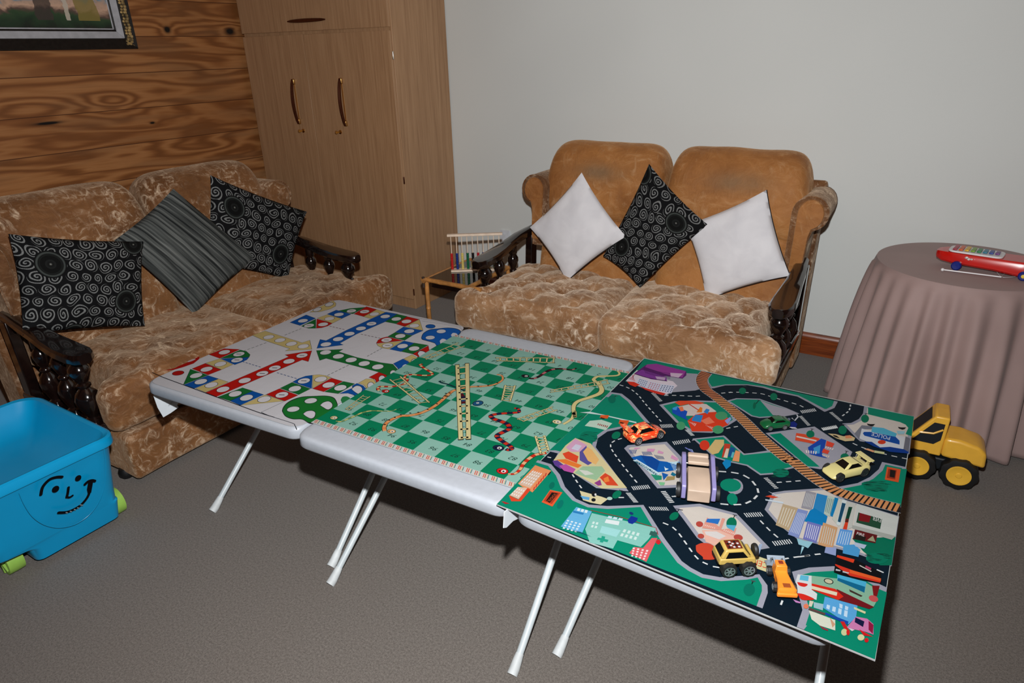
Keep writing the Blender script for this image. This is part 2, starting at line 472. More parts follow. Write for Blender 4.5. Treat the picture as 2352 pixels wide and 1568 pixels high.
def paint():
    t = NT('landscape_paint'); tc = t.n('ShaderNodeTexCoord'); sp = t.n('ShaderNodeSeparateXYZ')
    t.l(tc.outputs['Object'], sp.inputs[0]); Y, Z = sp.outputs[1], sp.outputs[2]
    v = t.coord(); n = t.noise(v, 9, 5, .6); n2 = t.noise(v, 40, 4, .5)
    h = t.math('ADD', Z, t.math('MULTIPLY', t.math('SUBTRACT', n, .5), .14))
    col = t.ramp(h, [(.10, (14, 18, 14)), (.135, (24, 52, 30)), (.175, (44, 74, 44)), (.195, (96, 74, 66)), (.215, (214, 176, 150)), (.235, (190, 160, 140)), (.25, (96, 150, 176)), (.6, (120, 176, 206))])
    col = t.mix(t.ramp(n2, [(.5, (0, 0, 0)), (.75, (120, 120, 120))]), col, lin((60, 60, 40)))
    # tree trunk and pale grasses on the right-hand side
    for y, w_, c in ((.05, .07, (64, 54, 50)), (.165, .020, (205, 196, 180)), (.27, .09, (140, 124, 60))):
        d = t.math('ABSOLUTE', t.math('SUBTRACT', Y, t.math('ADD', y, t.math('MULTIPLY', t.math('SUBTRACT', n, .5), .06))))
        msk = t.math('MULTIPLY', t.math('LESS_THAN', d, w_*.6), t.math('GREATER_THAN', Z, .145))
        col = t.mix(t.math('MULTIPLY', msk, .85), col, lin(c))
    t.l(col, t.b.inputs['Base Color']); t.b.inputs['Roughness'].default_value = .4
    return t.m
pc = MB().box(WX+.004, WX+.014, yl+.106, yr-.106, zb+.106, zt-.106).build('canvas', paint(), pic, world=True)

# ---------------------------------------------------------------- wall socket
A = PY(1150, 527, YB); B = PY(1173, 574, YB)
so = thing('wall_socket', 'white wall socket plate on the cream wall behind the bead frame', 'socket', ((A.x+B.x)/2, YB, B.z))
x0_, x1_ = B.x-.075, B.x
b = MB().rbox(((x0_+x1_)/2, YB-.006, (A.z+B.z)/2), (x1_-x0_, .012, A.z-B.z), .004, (2, 1, 2)); b.build('plate', OUTW, so, smooth=True, world=True)
b = MB().rbox(((x0_+x1_)/2+.015, YB-.013, B.z+.045), (.014, .006, .02), .002, (1, 1, 1)); b.build('switch', OUTW, so, smooth=True, world=True)
# ---------------------------------------------------------------- sofas
def seat_fn(cx, W, D, seed, side, tf=1):
    # puffed, button-tufted cushion top; side = -1/1 for the outer side that steps in behind the arm
    a, bb_ = .25, .235
    btn = []
    for i in range(-6, 7):
        for j in range(-6, 7):
            u, v_ = i, j
            x = (u+v_)/2*a; y = (u-v_)/2*bb_
            if abs(x) < W/2-.06 and abs(y) < D/2-.09: btn.append((x, y))
    def fn(p, n):
        q = p.copy()
        ex = max(0, 1-(abs(p.x)/(W/2))**4); ey = max(0, 1-(abs(p.y)/(D/2))**4)
        if n.z > .3:
            q.z += .028*ex*ey
            u = p.x/a+p.y/bb_; v_ = p.x/a-p.y/bb_
            k = min(1, ex*ey*1.6)
            s = abs(math.sin(PI*u)*math.sin(PI*v_))
            q.z += tf*k*.022*(s**.5-.6)
            for bx, by in btn:
                d2 = (p.x-bx)**2+(p.y-by)**2
                if d2 < .009: q.z -= tf*.036*math.exp(-d2/.0008)
        else:
            q += n*(.010*math.cos(PI*p.z/.22)*min(ex+ey, 1))
        w = noise.noise(V((p.x*9+seed, p.y*9, p.z*9)))*.006 + noise.noise(V((p.x*30+seed, p.y*30, p.z*22)))*.0028
        q += n*w
        # step in behind the arm on the outer side
        if side:
            t = (q.y+D/2-.07)/.05; t = min(1, max(0, t)); t = t*t*(3-2*t)
            e = side*q.x/(W/2)
            if e > 0: q.x -= side*t*.105*min(1, e)**2
        return q
    return fn

def scroll(cx, s, top=.955, bot=.56, R=.078, w=.082):
    # front outline (x,z) of the rolled wing; s = +1 rolls outwards to +x
    pts = []
    xi = -w/2
    pts.append((xi, bot)); pts.append((xi, top-R))
    c = (xi+R, top-R)
    for k in range(1, 15):
        a = PI-(PI*1.28)*k/14
        pts.append((c[0]+R*math.cos(a), c[1]+R*math.sin(a)))
    pts.append((w/2+.012, top-R*2.0)); pts.append((w/2, top-R*2.6)); pts.append((w/2-.01, bot))
    return [(cx+s*x, z) for x, z in pts]

def sofa(name, loc, rz, label, VS, VB_, VW, seed, lift=0, cdx=0, crot=0, tf=1, adx=0):
    T = thing(name, label, 'sofa', loc, rz, None)
    W = 1.56
    # base
    MB().rbox((cdx*.7, .455, .125), (1.53, .90, .20), .02, (12, 8, 3),
              lambda p, n: p+n*(.004*noise.noise(V((p.x*7+seed, p.y*7, p.z*14))))).build('base', VW, T, smooth=True)
    for sx in (-1, 1):
        for y in (.12, .84):
            MB().lathe([(.022, 0), (.03, .012), (.03, .03), (.024, .045)], (sx*.68, y, 0), 'Z', 16).build('foot', BLKP, T, smooth=True)
    for s in (-1, 1):
        cw = .815; D = .67
        b = MB().rbox((s*(cw/2), .01+D/2, .335), (cw, D, .20), .045, (38, 32, 5), seat_fn(0, cw, D, seed+s*3.3, s, tf))
        b.xf(Matrix.Translation(V((cdx, 0, 0))) @ Matrix.Rotation(math.radians(crot), 4, 'Z'))
        b.build('seat_cushion', VS, T, smooth=True)
    # back cushions: side profile (y, z)
    prof = [(.54, .40), (.56, .50), (.595, .60), (.632, .68), (.650, .715), (.642, .75), (.630, .80), (.634, .86), (.652, .93), (.685, 1.0), (.725, 1.052), (.78, 1.078),
            (.84, 1.075), (.895, 1.045), (.93, .99), (.945, .92), (.94, .80), (.93, .6), (.92, .40)]
    for s in (-1, 1):
        hw = .345; b = MB(); secs = []
        N = 44
        P = catmull([(y, z+lift*max(0, min(1, (z-.7)/.3)), 0) for y, z in prof], 3)
        for i in range(N+1):
            t = math.sin(PI/2*(2*i/N-1)) if i not in (0, N) else (2*i/N-1)
            k = max(.0, 1-abs(t)**9)**.30
            k = max(k, .02)
            x = s*(hw+.003)+t*hw
            q = []
            for y, z, _ in P:
                cy, cz = .76, .55
                yy = cy+(y-cy)*(.35+.65*k) ; zz = z if z < .6 else .6+(z-.6)*(.30+.70*k)
                if z > .6 and s*t > 0: pass
                # vertical tucks running down from two buttons
                if y < .72:
                    for bx in (-.45, .42):
                        d = (t-bx)*hw
                        dz = z-.715
                        yy += .016*math.exp(-(d/.02)**2)*math.exp(-(dz/.10)**2)*(1 if dz < 0 else .5)
                        yy += .018*math.exp(-(d*d+dz*dz)/.0009)
                    yy += .010*math.exp(-((z-.715)/.02)**2)*k
                w = .005*noise.noise(V((x*6+seed, y*6, z*6)))
                q.append(V((x, yy+w, zz+w)))
            secs.append(q)
        b.loft(secs)
        o = b.build('back_cushion', VB_, T, smooth=True, ang=80)
    # back shell
    sh = MB().prism([(-.74, .70, .05), (-.74, .88, .05), (-.74, .985, .90), (-.74, .955, .97), (-.74, .90, .98), (-.74, .80, .60)], (1.48, 0, 0))
    sh.build('back_shell', VW, T, bevel=.015)
    for s in (-1, 1):
        # rolled wing
        o2 = scroll(s*.685, s)
        b = MB(); secs = []
        n = len(o2); cx = sum(p[0] for p in o2)/n; cz = sum(p[1] for p in o2)/n
        for y, k in ((.575, .90), (.580, .97), (.592, 1.0), (.70, 1.0), (.86, .99), (.93, .93), (.95, .80)):
            secs.append([V((cx+(x-cx)*k, y+.10*(z-.56)*(1 if y < .8 else .3), cz+(z-cz)*k)) for x, z in o2])
        b.loft(secs); wing = b.build('wing', VW, T, smooth=True, ang=60)
        k = .74; secs = []
        for y, kk in ((.60, .74), (.572, .74), (.566, .70)):
            secs.append([V((cx+(x-cx)*kk, y+.10*(z-.56), cz+(z-cz)*(kk+.12))) for x, z in o2])
        MB().loft(secs).build('wing_front_panel', VB_, wing, smooth=True, ang=50, label='smooth orange velvet scroll front panel')
        pp = [V((cx+(x-cx)*.97, .577+.10*(z-.56), cz+(z-cz)*.97)) for x, z in o2]
        MB().tube(pp, .0055, 8).build('piping', VW, wing, smooth=True)
        # arm: curved board, spindles, side rail
        ax = s*.725-(adx if s < 0 else 0)
        path = [(.665, .635, ax-s*.01, .026), (.60, .632, ax-s*.008, .029), (.50, .622, ax, .033), (.40, .606, ax, .038), (.30, .590, ax, .046), (.20, .580, ax, .052), (.12, .577, ax, .051), (.08, .575, ax, .040), (.062, .574, ax, .022)]
        secs = []
        for y, z, x, hw in path:
            h = .020; r_ = .008
            secs.append([V((x+a, y, z+c)) for a, c in ((-hw, -h+r_), (-hw+r_, -h), (hw-r_, -h), (hw, -h+r_), (hw, h-r_), (hw-r_, h), (0, h+.003), (-hw+r_, h), (-hw, h-r_))])
        MB().loft(secs).build('arm_rest', BLACKWOOD, T, smooth=True, ang=40)
        MB().rbox((ax, .38, .265), (.05, .60, .045), .01, (1, 3, 1)).build('side_rail', BLACKWOOD, T, smooth=True)
        for i, y in enumerate((.145, .29, .435)):
            zt_ = (.560, .570, .588)[i]
            k = 1.0 if i else 1.25
            R_ = [(.026, .285), (.026, .300), (.016, .308), (.024, .330), (.034, .360), (.037, .385), (.030, .412), (.015, .432), (.021, .440), (.021, .448), (.014, .455), (.022, .474), (.031, .500), (.030, .520), (.018, .538), (.024, .546), (.024, zt_)]
            MB().lathe([(r_*k, z) for r_, z in R_], (ax, y, 0), 'Z', 22).build('spindle', BLACKWOOD, T, smooth=True, ang=50)
        MB().hexa([(ax-.022, .60, .25), (ax+.022, .60, .25), (ax+.022, .66, .25), (ax-.022, .66, .25)], [(ax-.022, .62, .62), (ax+.022, .62, .62), (ax+.022, .68, .62), (ax-.022, .68, .62)]).build('arm_post', BLACKWOOD, T, bevel=.005)
    return T
R = math.radians
LS = sofa('love_seat', (-1.17, 2.65, 0), R(1.0), 'gold velvet two-seat sofa with buttoned seat against the cream wall', VELS, VELB, VEL, 1.7, .045, -.06, 2.2, 1, .045)
S1 = sofa('love_seat', (-2.515, 1.775, 0), R(90.5), 'brown-gold crushed velvet two-seat sofa by the wooden wall, behind the blue toy bin', VEL, VEL, VEL, 8.2, 0, .10, -1.5, .4)
for s_ in (LS, S1): s_['group'] = 'matching velvet sofas'

# ---------------------------------------------------------------- cushions
def swirl_mat():
    t = NT('black_swirl_fabric'); v = t.coord('UV'); tc = t.n('ShaderNodeSeparateXYZ'); t.l(v, tc.inputs[0])
    nw = t.n('ShaderNodeTexNoise'); nw.inputs['Scale'].default_value = 3.0; t.l(v, nw.inputs['Vector'])
    wc = t.n('ShaderNodeSeparateColor'); t.l(nw.outputs['Color'], wc.inputs[0])
    U = t.math('ADD', tc.outputs[0], t.math('MULTIPLY', t.math('SUBTRACT', wc.outputs[0], .5), .16))
    W = t.math('ADD', tc.outputs[1], t.math('MULTIPLY', t.math('SUBTRACT', wc.outputs[1], .5), .16))
    N_ = 8.8; RP_ = .90
    gy = t.math('MULTIPLY', W, N_/RP_); ry = t.math('FLOOR', gy)
    gx = t.math('ADD', t.math('MULTIPLY', U, N_), t.math('MULTIPLY', t.math('MODULO', ry, 2), .5)); rx = t.math('FLOOR', gx)
    cb = t.n('ShaderNodeCombineXYZ'); t.l(rx, cb.inputs[0]); t.l(ry, cb.inputs[1])
    wn = t.n('ShaderNodeTexWhiteNoise', noise_dimensions='2D'); t.l(cb.outputs[0], wn.inputs['Vector'])
    rc = t.n('ShaderNodeSeparateColor'); t.l(wn.outputs['Color'], rc.inputs[0])
    lx = t.math('SUBTRACT', t.math('SUBTRACT', gx, rx), t.math('ADD', .46, t.math('MULTIPLY', rc.outputs[0], .08)))
    ly = t.math('MULTIPLY', t.math('SUBTRACT', t.math('SUBTRACT', gy, ry), t.math('ADD', .46, t.math('MULTIPLY', rc.outputs[1], .08))), RP_)
    d = t.math('SQRT', t.math('ADD', t.math('MULTIPLY', lx, lx), t.math('MULTIPLY', ly, ly)))
    ang = t.math('ADD', t.math('ARCTAN2', ly, lx), t.math('MULTIPLY', rc.outputs[2], 6.2832))
    size = t.math('ADD', .40, t.math('MULTIPLY', rc.outputs[1], .10))
    fr = t.math('FRACT', t.math('ADD', t.math('DIVIDE', d, .20), t.math('DIVIDE', ang, 6.2832)))
    line = t.math('LESS_THAN', t.math('ABSOLUTE', t.math('SUBTRACT', fr, .5)), .21)
    msk = t.math('MULTIPLY', line, t.math('LESS_THAN', d, size))
    ros = None
    for (cx, cy, r) in ((.22, .66, .115), (.90, .86, .10), (.80, .34, .11), (.38, .06, .10), (.08, .10, .07)):
        dd = t.math('SQRT', t.math('ADD', t.math('POWER', t.math('SUBTRACT', tc.outputs[0], cx), 2), t.math('POWER', t.math('SUBTRACT', tc.outputs[1], cy), 2)))
        e = t.math('DIVIDE', dd, r)
        ros = e if ros is None else t.math('MINIMUM', ros, e)
    inr = t.math('LESS_THAN', ros, 1)
    rings = t.ramp(ros, [(0, (150, 150, 146)), (.06, (60, 62, 60)), (.12, (14, 15, 15)), (.30, (28, 30, 30)), (.36, (12, 13, 13)), (.62, (12, 13, 13)), (.68, (26, 29, 28)), (.74, (12, 13, 13)), (.84, (66, 72, 70)), (.93, (11, 11, 12))])
    n = t.noise(v, 160, 2)
    sw = t.mix(t.ramp(n, [(.3, (0, 0, 0)), (.7, (255, 255, 255))]), lin((80, 83, 84)), lin((134, 137, 136)))
    col = t.mix(inr, t.mix(msk, lin((13, 14, 16)), sw), rings)
    t.l(col, t.b.inputs['Base Color']); t.b.inputs['Roughness'].default_value = .85
    t.b.inputs['Specular IOR Level'].default_value = .12
    t.bump(t.math('ADD', msk, t.math('MULTIPLY', n, .3)), .25, .002)
    return t.m
SWIRL = swirl_mat()
def stripe_mat():
    t = NT('grey_striped_knit'); v = t.coord('UV'); sp = t.n('ShaderNodeSeparateXYZ'); t.l(v, sp.inputs[0])
    cb = t.n('ShaderNodeCombineXYZ'); t.l(t.math('MULTIPLY', sp.outputs[0], 1.2), cb.inputs[0]); t.l(t.math('MULTIPLY', sp.outputs[1], 46), cb.inputs[1])
    n = t.noise(cb.outputs[0], 1, 3, .2); big = t.math('SINE', t.math('ADD', t.math('MULTIPLY', sp.outputs[1], 92), t.math('MULTIPLY', n, 1.2)))
    s = t.math('ADD', t.math('MULTIPLY', n, .75), t.math('MULTIPLY', big, .05))
    f = t.noise(v, 240, 2)
    c = t.ramp(t.math('ADD', s, t.math('MULTIPLY', f, .12)), [(.30, (30, 33, 34)), (.44, (70, 74, 73)), (.58, (108, 112, 110)), (.70, (136, 140, 136))])
    t.l(c, t.b.inputs['Base Color']); t.b.inputs['Roughness'].default_value = .9; t.b.inputs['Specular IOR Level'].default_value = .1
    t.bump(t.math('ADD', s, f), .35, .003); return t.m
STRIPE = stripe_mat()
WFAB = NT('white_suede_fabric')
def _wf():
    t = WFAB; v = t.coord(); n = t.noise(v, 10, 3, .5); n2 = t.noise(v, 180, 2)
    t.l(t.ramp(n, [(.3, (212, 213, 218)), (.7, (226, 227, 231))]), t.b.inputs['Base Color'])
    t.b.inputs['Roughness'].default_value = .85; t.b.inputs['Sheen Weight'].default_value = .3; t.bump(n2, .2, .002)
_wf(); WFAB = WFAB.m
BLKF = mat('black_cushion_piping', (14, 15, 17), .8)

def pillow(label, cn, thick, m_, nrm, uvrot=0, pinch=.05, pip=None, sag=0):
    c = sum(cn, V())/4; T = thing('throw_cushion', label, 'cushion', tuple(min(c, c, key=lambda q: q.z)), 0, 'scatter cushions')
    nrm = V(nrm).normalized(); N = 26; b = MB(); b.uv = []
    TL, TR, BR, BL = cn
    idx = {}; wd_ = ((TR-TL).length+(BR-BL).length)/2; ht_ = ((BL-TL).length+(BR-TR).length)/2
    if uvrot % 2: wd_, ht_ = ht_, wd_
    mxx = max(wd_, ht_)
    def pt(u, v_):
        # edges bow inwards between the corners
        uu = u+(.5-u)*pinch*4*v_*(1-v_)*abs(2*u-1)**1.2
        vv = v_+(.5-v_)*pinch*4*u*(1-u)*abs(2*v_-1)**1.2
        return (TL*(1-uu)+TR*uu)*(1-vv)+(BL*(1-uu)+BR*uu)*vv
    vs = []; fs = []
    for side in (1, -1):
        for j in range(N+1):
            for i in range(N+1):
                u, v_ = i/N, j/N
                u_ = .5-.5*math.cos(PI*u)*(1) if False else u
                edge = (i in (0, N)) or (j in (0, N))
                if edge and side == -1: continue
                p = pt(u, v_)
                h = (max(0, 16*u*(1-u)*v_*(1-v_)))**.48*(1+sag*(v_-.5))
                w = .006*noise.noise(p*11)+.002*noise.noise(p*33)
                q = p+nrm*side*(thick*h+(w if not edge else 0))
                idx[(side, i, j)] = len(vs); vs.append(q)
                a, bb_ = u, 1-v_
                for _ in range(uvrot): a, bb_ = bb_, 1-a
                b.uv.append((.5+(a-.5)*wd_/mxx, .5+(bb_-.5)*ht_/mxx))
    g = lambda s, i, j: idx.get((s, i, j), idx.get((1, i, j)))
    for side in (1, -1):
        for j in range(N):
            for i in range(N):
                fs.append((g(side, i, j), g(side, i+1, j), g(side, i+1, j+1), g(side, i, j+1)))
    b.add(vs, fs); b.build('cover', m_, T, smooth=True, world=True, ang=85)
    if pip:
        e = [pt(1, i/N)-nrm*.004 for i in range(N)]+[pt(1-i/N, 1)-nrm*.004 for i in range(N+1)]
        MB().tube(e, .0035, 6).build('seam', pip, T, smooth=True, world=True, label='dark underside seam')
    return T
# resting planes: leaning on each sofa's back
def sofa_plane(T, y0, lean, z0=.46):
    M = WM[T.name]; R3 = M.to_3x3()
    p = M @ V((0, y0, z0)); n = R3 @ V((0, -math.cos(lean), math.sin(lean)))
    return p, n
def cush(T, px4, y0, lean, label, thick, m_, **kw):
    p, n = sofa_plane(T, y0, lean)
    return pillow(label, [PN(x, y, p, n) for x, y in px4], thick, m_, n, **kw)
cush(LS, [(1336, 396), (1438, 543), (1302, 645), (1217, 522)], .425, R(11), 'white suede cushion at the left end of the love seat', .046, WFAB, pinch=.06, pip=BLKF)
cush(LS, [(1491, 376), (1626, 516), (1470, 661), (1385, 588)], .46, R(12), 'black swirl cushion between the two white cushions', .05, SWIRL, uvrot=1, pinch=.05)
cush(LS, [(1574, 516), (1760, 436), (1814, 633), (1622, 688)], .50, R(10), 'white suede cushion at the right end of the love seat', .046, WFAB, pinch=.06, pip=BLKF)
cush(S1, [(19, 537), (330, 554), (333, 748), (52, 770)], .40, R(12), 'black swirl cushion nearest the blue toy bin', .06, SWIRL, pinch=.05)
cush(S1, [(398, 433), (592, 588), (446, 722), (262, 552)], .44, R(14), 'grey ribbed stripe cushion between two black swirl cushions', .05, STRIPE, uvrot=0, pinch=.04)
cush(S1, [(483, 402), (705, 486), (662, 640), (470, 606)], .485, R(10), 'black swirl cushion beside the wardrobe', .055, SWIRL, uvrot=2, pinch=.05)
# ---------------------------------------------------------------- folding tables
def table(label, cn, legs):
    c = [V((x, y)) for x, y in cn]
    cen = sum(c, V((0, 0)))/4
    T = thing('folding_table', label, 'table', (cen.x, cen.y, 0), 0, 'folding tables in a row')
    b = MB(); secs = []
    for ins, z in ((.030, .5995), (.012, .6), (.005, .598), (.001, .593), (0, .586), (-.001, .566), (.003, .559), (.012, .556)):
        q = [p+(cen-p).normalized()*ins*1.35 for p in c]
        secs.append([V((p.x, p.y, z)) for p in rot_poly(q, 7, .045)])
    b.loft(secs); b.build('tabletop', WHITEPLA, T, smooth=True, world=True, ang=50)
    tops = []
    for (pf, pu, bb_) in legs:
        n = ray(*pf).cross(ray(*pu)); a = (-n.z-n.y*bb_)/n.x
        F = PZ(pf[0], pf[1], .0); d = V((a, bb_, 1))
        top = F+d*.545; tops.append(top)
        l = MB().tube([F+d*.02, F+d*.25, top], .0108, 14).build('leg', LEGW, T, smooth=True, world=True)
        dn = d.normalized()
        MB().tube([F+V((0, 0, .004)), F+dn*.02, F+dn*.045, F+dn*.062], [.0155, .0152, .0135, .0118], 14).build('leg_cap', RUBBER, l, smooth=True, world=True)
    if len(tops) > 1:
        MB().tube([tops[0], tops[1]], .009, 10).build('crossbar', LEGW, T, smooth=True, world=True)
    # the crossing leg frame that folds the other way
    x0, x1 = min(p.x for p in c)+.10, max(p.x for p in c)-.10
    y0, y1 = cen.y-.34, cen.y+.40
    fr = [V((x0, y1, .012)), V((x0, y0, .55)), V((x1, y0, .55)), V((x1, y1, .012))]
    for a, d in ((0, 1), (3, 2)):
        MB().tube([fr[a], fr[d]], .0108, 12).build('leg', LEGW, T, smooth=True, world=True)
    MB().tube([fr[1], fr[2]], .009, 10).build('crossbar', LEGW, T, smooth=True, world=True)
    return T
table('white folding table on the left, under the ludo cloth', [(-2.134, 1.020), (-1.436, 1.064), (-1.474, 1.953), (-2.166, 1.932)],
      [((488, 1176), (590, 990), 1.17), ((760, 1303), (850, 1100), 1.17)])
table('white folding table in the middle, under the snakes and ladders mat', [(-1.426, 1.046), (-.716, 1.074), (-.757, 1.978), (-1.460, 1.952)],
      [((758, 1344), (880, 1105), 1.17), ((1278, 1508), (1380, 1272), 1.17)])
table('white folding table on the right, under the toy town road mat', [(-.700, 1.076), (.006, 1.060), (.020, 1.975), (-.690, 2.030)],
      [((1176, 1552), (1285, 1235), 1.17)])
T3 = [o for o in COL.objects if o.name.startswith('folding_table')][-1]
F = V((.0145, 1.1, 0)); top = F+V((-.05, .64, .545))
l = MB().tube([F+(top-F)*.04, top], .0108, 14).build('leg', LEGW, T3, smooth=True, world=True)
MB().tube([F+V((0, 0, .004)), F+(top-F).normalized()*.062], [.0155, .0118], 14).build('leg_cap', RUBBER, l, smooth=True, world=True)

# ---------------------------------------------------------------- round table under its cloth
RC = V((.182, 3.300, 0)); RR = .343; RZ = .722
CLOTH = NT('mauve_brown_tablecloth')
def _cl():
    t = CLOTH; v = t.coord(); n = t.noise(v, 300, 2); g = t.noise(v, 3, 3)
    t.l(t.ramp(g, [(.3, (146, 124, 120)), (.7, (160, 137, 133))]), t.b.inputs['Base Color'])
    t.b.inputs['Roughness'].default_value = .75; t.b.inputs['Sheen Weight'].default_value = .08; t.bump(n, .15, .001)
_cl(); CLOTH = CLOTH.m
rt = thing('round_table', 'round side table hidden beneath the mauve-brown cloth', 'table', tuple(RC))
MB().lathe([(.30, .69), (.325, .693), (.325, .712), (.30, .714)], (0, 0, 0), 'Z', 48).build('tabletop', BAMBOO, rt, smooth=True)
MB().lathe([(.20, 0), (.20, .02), (.04, .04), (.03, .10), (.03, .69), (.06, .69)], (0, 0, 0), 'Z', 24).build('pedestal', BAMBOO, rt, smooth=True)
b = MB(); NA = 288; rings_ = []
folds = [(-174, .050, 5), (-159, .052, 5), (-143, .050, 6), (-131, .042, 5), (-119, .055, 6), (-107, .048, 4), (-95, .046, 4), (-82, .06, 6), (-66, .05, 6), (-50, .045, 6), (-30, .05, 8), (-8, .05, 8), (15, .04, 8), (165, .05, 8), (150, .03, 8)]
def clr(th, t):
    d = math.degrees(th)
    f = 0
    for a, h, w in folds:
        e = (d-a+180) % 360-180
        a_ = e+t*3.0*math.sin(a)
        f += h*math.exp(-(a_/w)**2)
    base = .002+.040*t**.8
    return base+(t**.6)*f*2.0-.028*t
for t in (0, .012, .03, .06, .1, .16, .23, .31, .4, .5, .6, .7, .8, .9, .97, 1.0):
    q = []
    for k in range(NA):
        th = 2*PI*k/NA-PI
        r = RR+clr(th, t) if t > .012 else RR+.001*(t > 0)
        z = RZ-.004*(t > 0)-t*(RZ-.014)
        if t >= .97: z += .004
        p = V((r*math.cos(th), r*math.sin(th), z)); 
        if p.y+RC.y > YB-.03: p.y = YB-.03-RC.y
        q.append(p)
    rings_.append(q)
inner = [[V((p.x*s_, p.y*s_, RZ)) for p in rings_[0]] for s_ in (.02, .4, .8, .97, .992)]
b.loft(inner+rings_, caps=False); b.f.append(list(range(NA))); b.mi.append(0)
co = b.build('tablecloth', CLOTH, None, smooth=True, ang=80)
co.location = RC; tag(co, 'mauve-brown floor-length cloth draped over the round table at the right', 'tablecloth')
md = co.modifiers.new('thick', 'SOLIDIFY'); md.thickness = .0015; md.offset = -1

# ---------------------------------------------------------------- toy xylophone on the round table
def frame2(A, B):
    d = (B-A); d.z = 0
    return math.atan2(d.y, d.x), d.length
REDP = mat('glossy_red_plastic', (196, 22, 16), .25, coat=.3, var=.03)
BLUEP = mat('dark_blue_plastic', (14, 34, 120), .35, var=.03)
WHP = mat('white_toy_plastic', (226, 226, 228), .4, var=.02)
zt0 = RZ+.003
A = PZ(2197, 616, zt0); B = PZ(2350, 640, zt0); rz, wl = frame2(A, B)
xy = thing('toy_xylophone', 'red and white wheeled toy xylophone lying on the round tablecloth', 'toy', (A.x, A.y, zt0), rz)
b = MB(); secs = []
for x, w, z0, z1 in ((-.088, .012, .040, .058), (-.082, .030, .032, .062), (-.06, .046, .026, .065), (-.02, .055, .022, .066), (.04, .058, .020, .066), (.12, .060, .018, .067), (.2, .060, .010, .068), (.27, .058, .012, .068), (.30, .04, .02, .066)):
    yc = .035; r_ = .008
    secs.append([V((x, yc+a*w, z)) for a, z in ((-.86, z0), (-1, z0+r_), (-1, z1-r_), (-.9, z1), (.9, z1), (1, z1-r_), (1, z0+r_), (.86, z0))])
b.loft(secs); body = b.build('body', REDP, xy, smooth=True, ang=40)
b = MB(); b.prism([V((x, y, .067)) for x, y in rot_poly([(-.045, -.013), (.145, -.016), (.145, .088), (-.045, .085)], 5, .03)], (0, 0, .007)); b.build('key_deck', WHP, xy, bevel=.002)
kc = [(170, 30, 60), (220, 90, 20), (226, 180, 30), (120, 170, 40), (20, 130, 70), (20, 120, 150), (30, 60, 150), (110, 50, 130)]
for i, c in enumerate(kc):
    x = -.022+i*.0205
    MB().rbox((x, .036, .078), (.015, .082-i*.005, .004), .0015, (1, 2, 1)).build('note_bar', mat('key_%d' % i, c, .3, .3), xy, smooth=True, label='coloured metal note bar')
for x in (0, wl):
    for y in (-.028, .092):
        w_ = MB().lathe([(.001, -.008), (.014, -.009), (.018, -.006), (.0185, .006), (.014, .009), (.001, .007)], (x, y, .0185), 'Y', 22).build('wheel', BLUEP, xy, smooth=True, ang=40)
        if x: MB().lathe([(.001, -.012), (.007, -.011), (.008, -.007), (.001, -.007)], (x, y, .0185), 'Y', 14).build('hub', mat('yellow_hub', (226, 196, 70), .4), w_, smooth=True)
st = MB()
for i, (x, z) in enumerate(((.028, .055), (.036, .051), (.046, .052), (.056, .053), (.066, .050), (.076, .047), (.086, .048), (.096, .046), (.106, .046), (.118, .042))):
    st.sphere((x, -.0225, z), .0065 if i not in (6, 7) else .008, 1, .15, .75, 8)
st.build('sticker', mat('pale_sticker', (222, 206, 176), .4, var=.5, nscale=160), xy, smooth=True, label='pale cartoon style sticker with teal spots')
C0 = PZ(2165, 619, zt0+.007); C1 = PZ(2300, 636, zt0+.006)
mt = thing('xylophone_mallet', 'white toy mallet with a round tip lying in front of the xylophone', 'mallet', tuple(C0))
MB().tube([C0, C1], .0028, 10).build('stick', WHP, mt, smooth=True, world=True)
MB().sphere(C0, .0065).build('tip', WHP, mt, smooth=True, world=True)
E1 = PZ(2290, 620, zt0+.01); E2 = PZ(2310, 625, zt0+.004); E3 = PZ(2335, 634, zt0+.004); E4 = PZ(2338, 622, zt0+.012)
MB().tube(catmull([C1, PZ(2292, 628, zt0+.006), E1, PZ(2306, 618, zt0+.01), E2, C1+V((.004, 0, 0)), E3, E4], 8), .0009, 6).build('string', WHP, mt, smooth=True, world=True)

# ---------------------------------------------------------------- cane side table and bead frame
st_x0, st_x1, st_y0, st_y1, st_z = -2.285, -2.0, 2.705, 3.10, .455
ct = thing('cane_side_table', 'small cane side table with a black glass top beside the wardrobe', 'side table', ((st_x0+st_x1)/2, (st_y0+st_y1)/2, 0))
for (xa, ya, xb, yb) in ((st_x0-.03, st_y0, st_x1+.085, st_y0), (st_x0, st_y0-.03, st_x0, st_y1+.03), (st_x1, st_y0-.0, st_x1, st_y1), (st_x0, st_y1, st_x1, st_y1)):
    n = 12; pts = [V((xa+(xb-xa)*i/n, ya+(yb-ya)*i/n, st_z-.013)) for i in range(n+1)]
    MB().tube(pts, [.0125+(.0015 if i in (4, 8) else 0) for i in range(n+1)], 12).build('top_rail', BAMBOO, ct, smooth=True, world=True)
for x in (st_x0, st_x1):
    for y in (st_y0, st_y1):
        pts = [V((x, y, z)) for z in (0, .1, .105, .11, .2, .27, .275, .28, .36, st_z-.02)]
        MB().tube(pts, [.0125, .0125, .0145, .0125, .0125, .0125, .0145, .0125, .0125, .0125], 12).build('leg', BAMBOO, ct, smooth=True, world=True)
MB().tube([V((st_x0-.012, st_y0-.012, st_z-.055)), V((st_x0-.012, st_y0-.012, st_z+.004))], .009, 10).build('binding', mat('dark_cane_binding', (60, 46, 38), .6), ct, smooth=True, world=True)
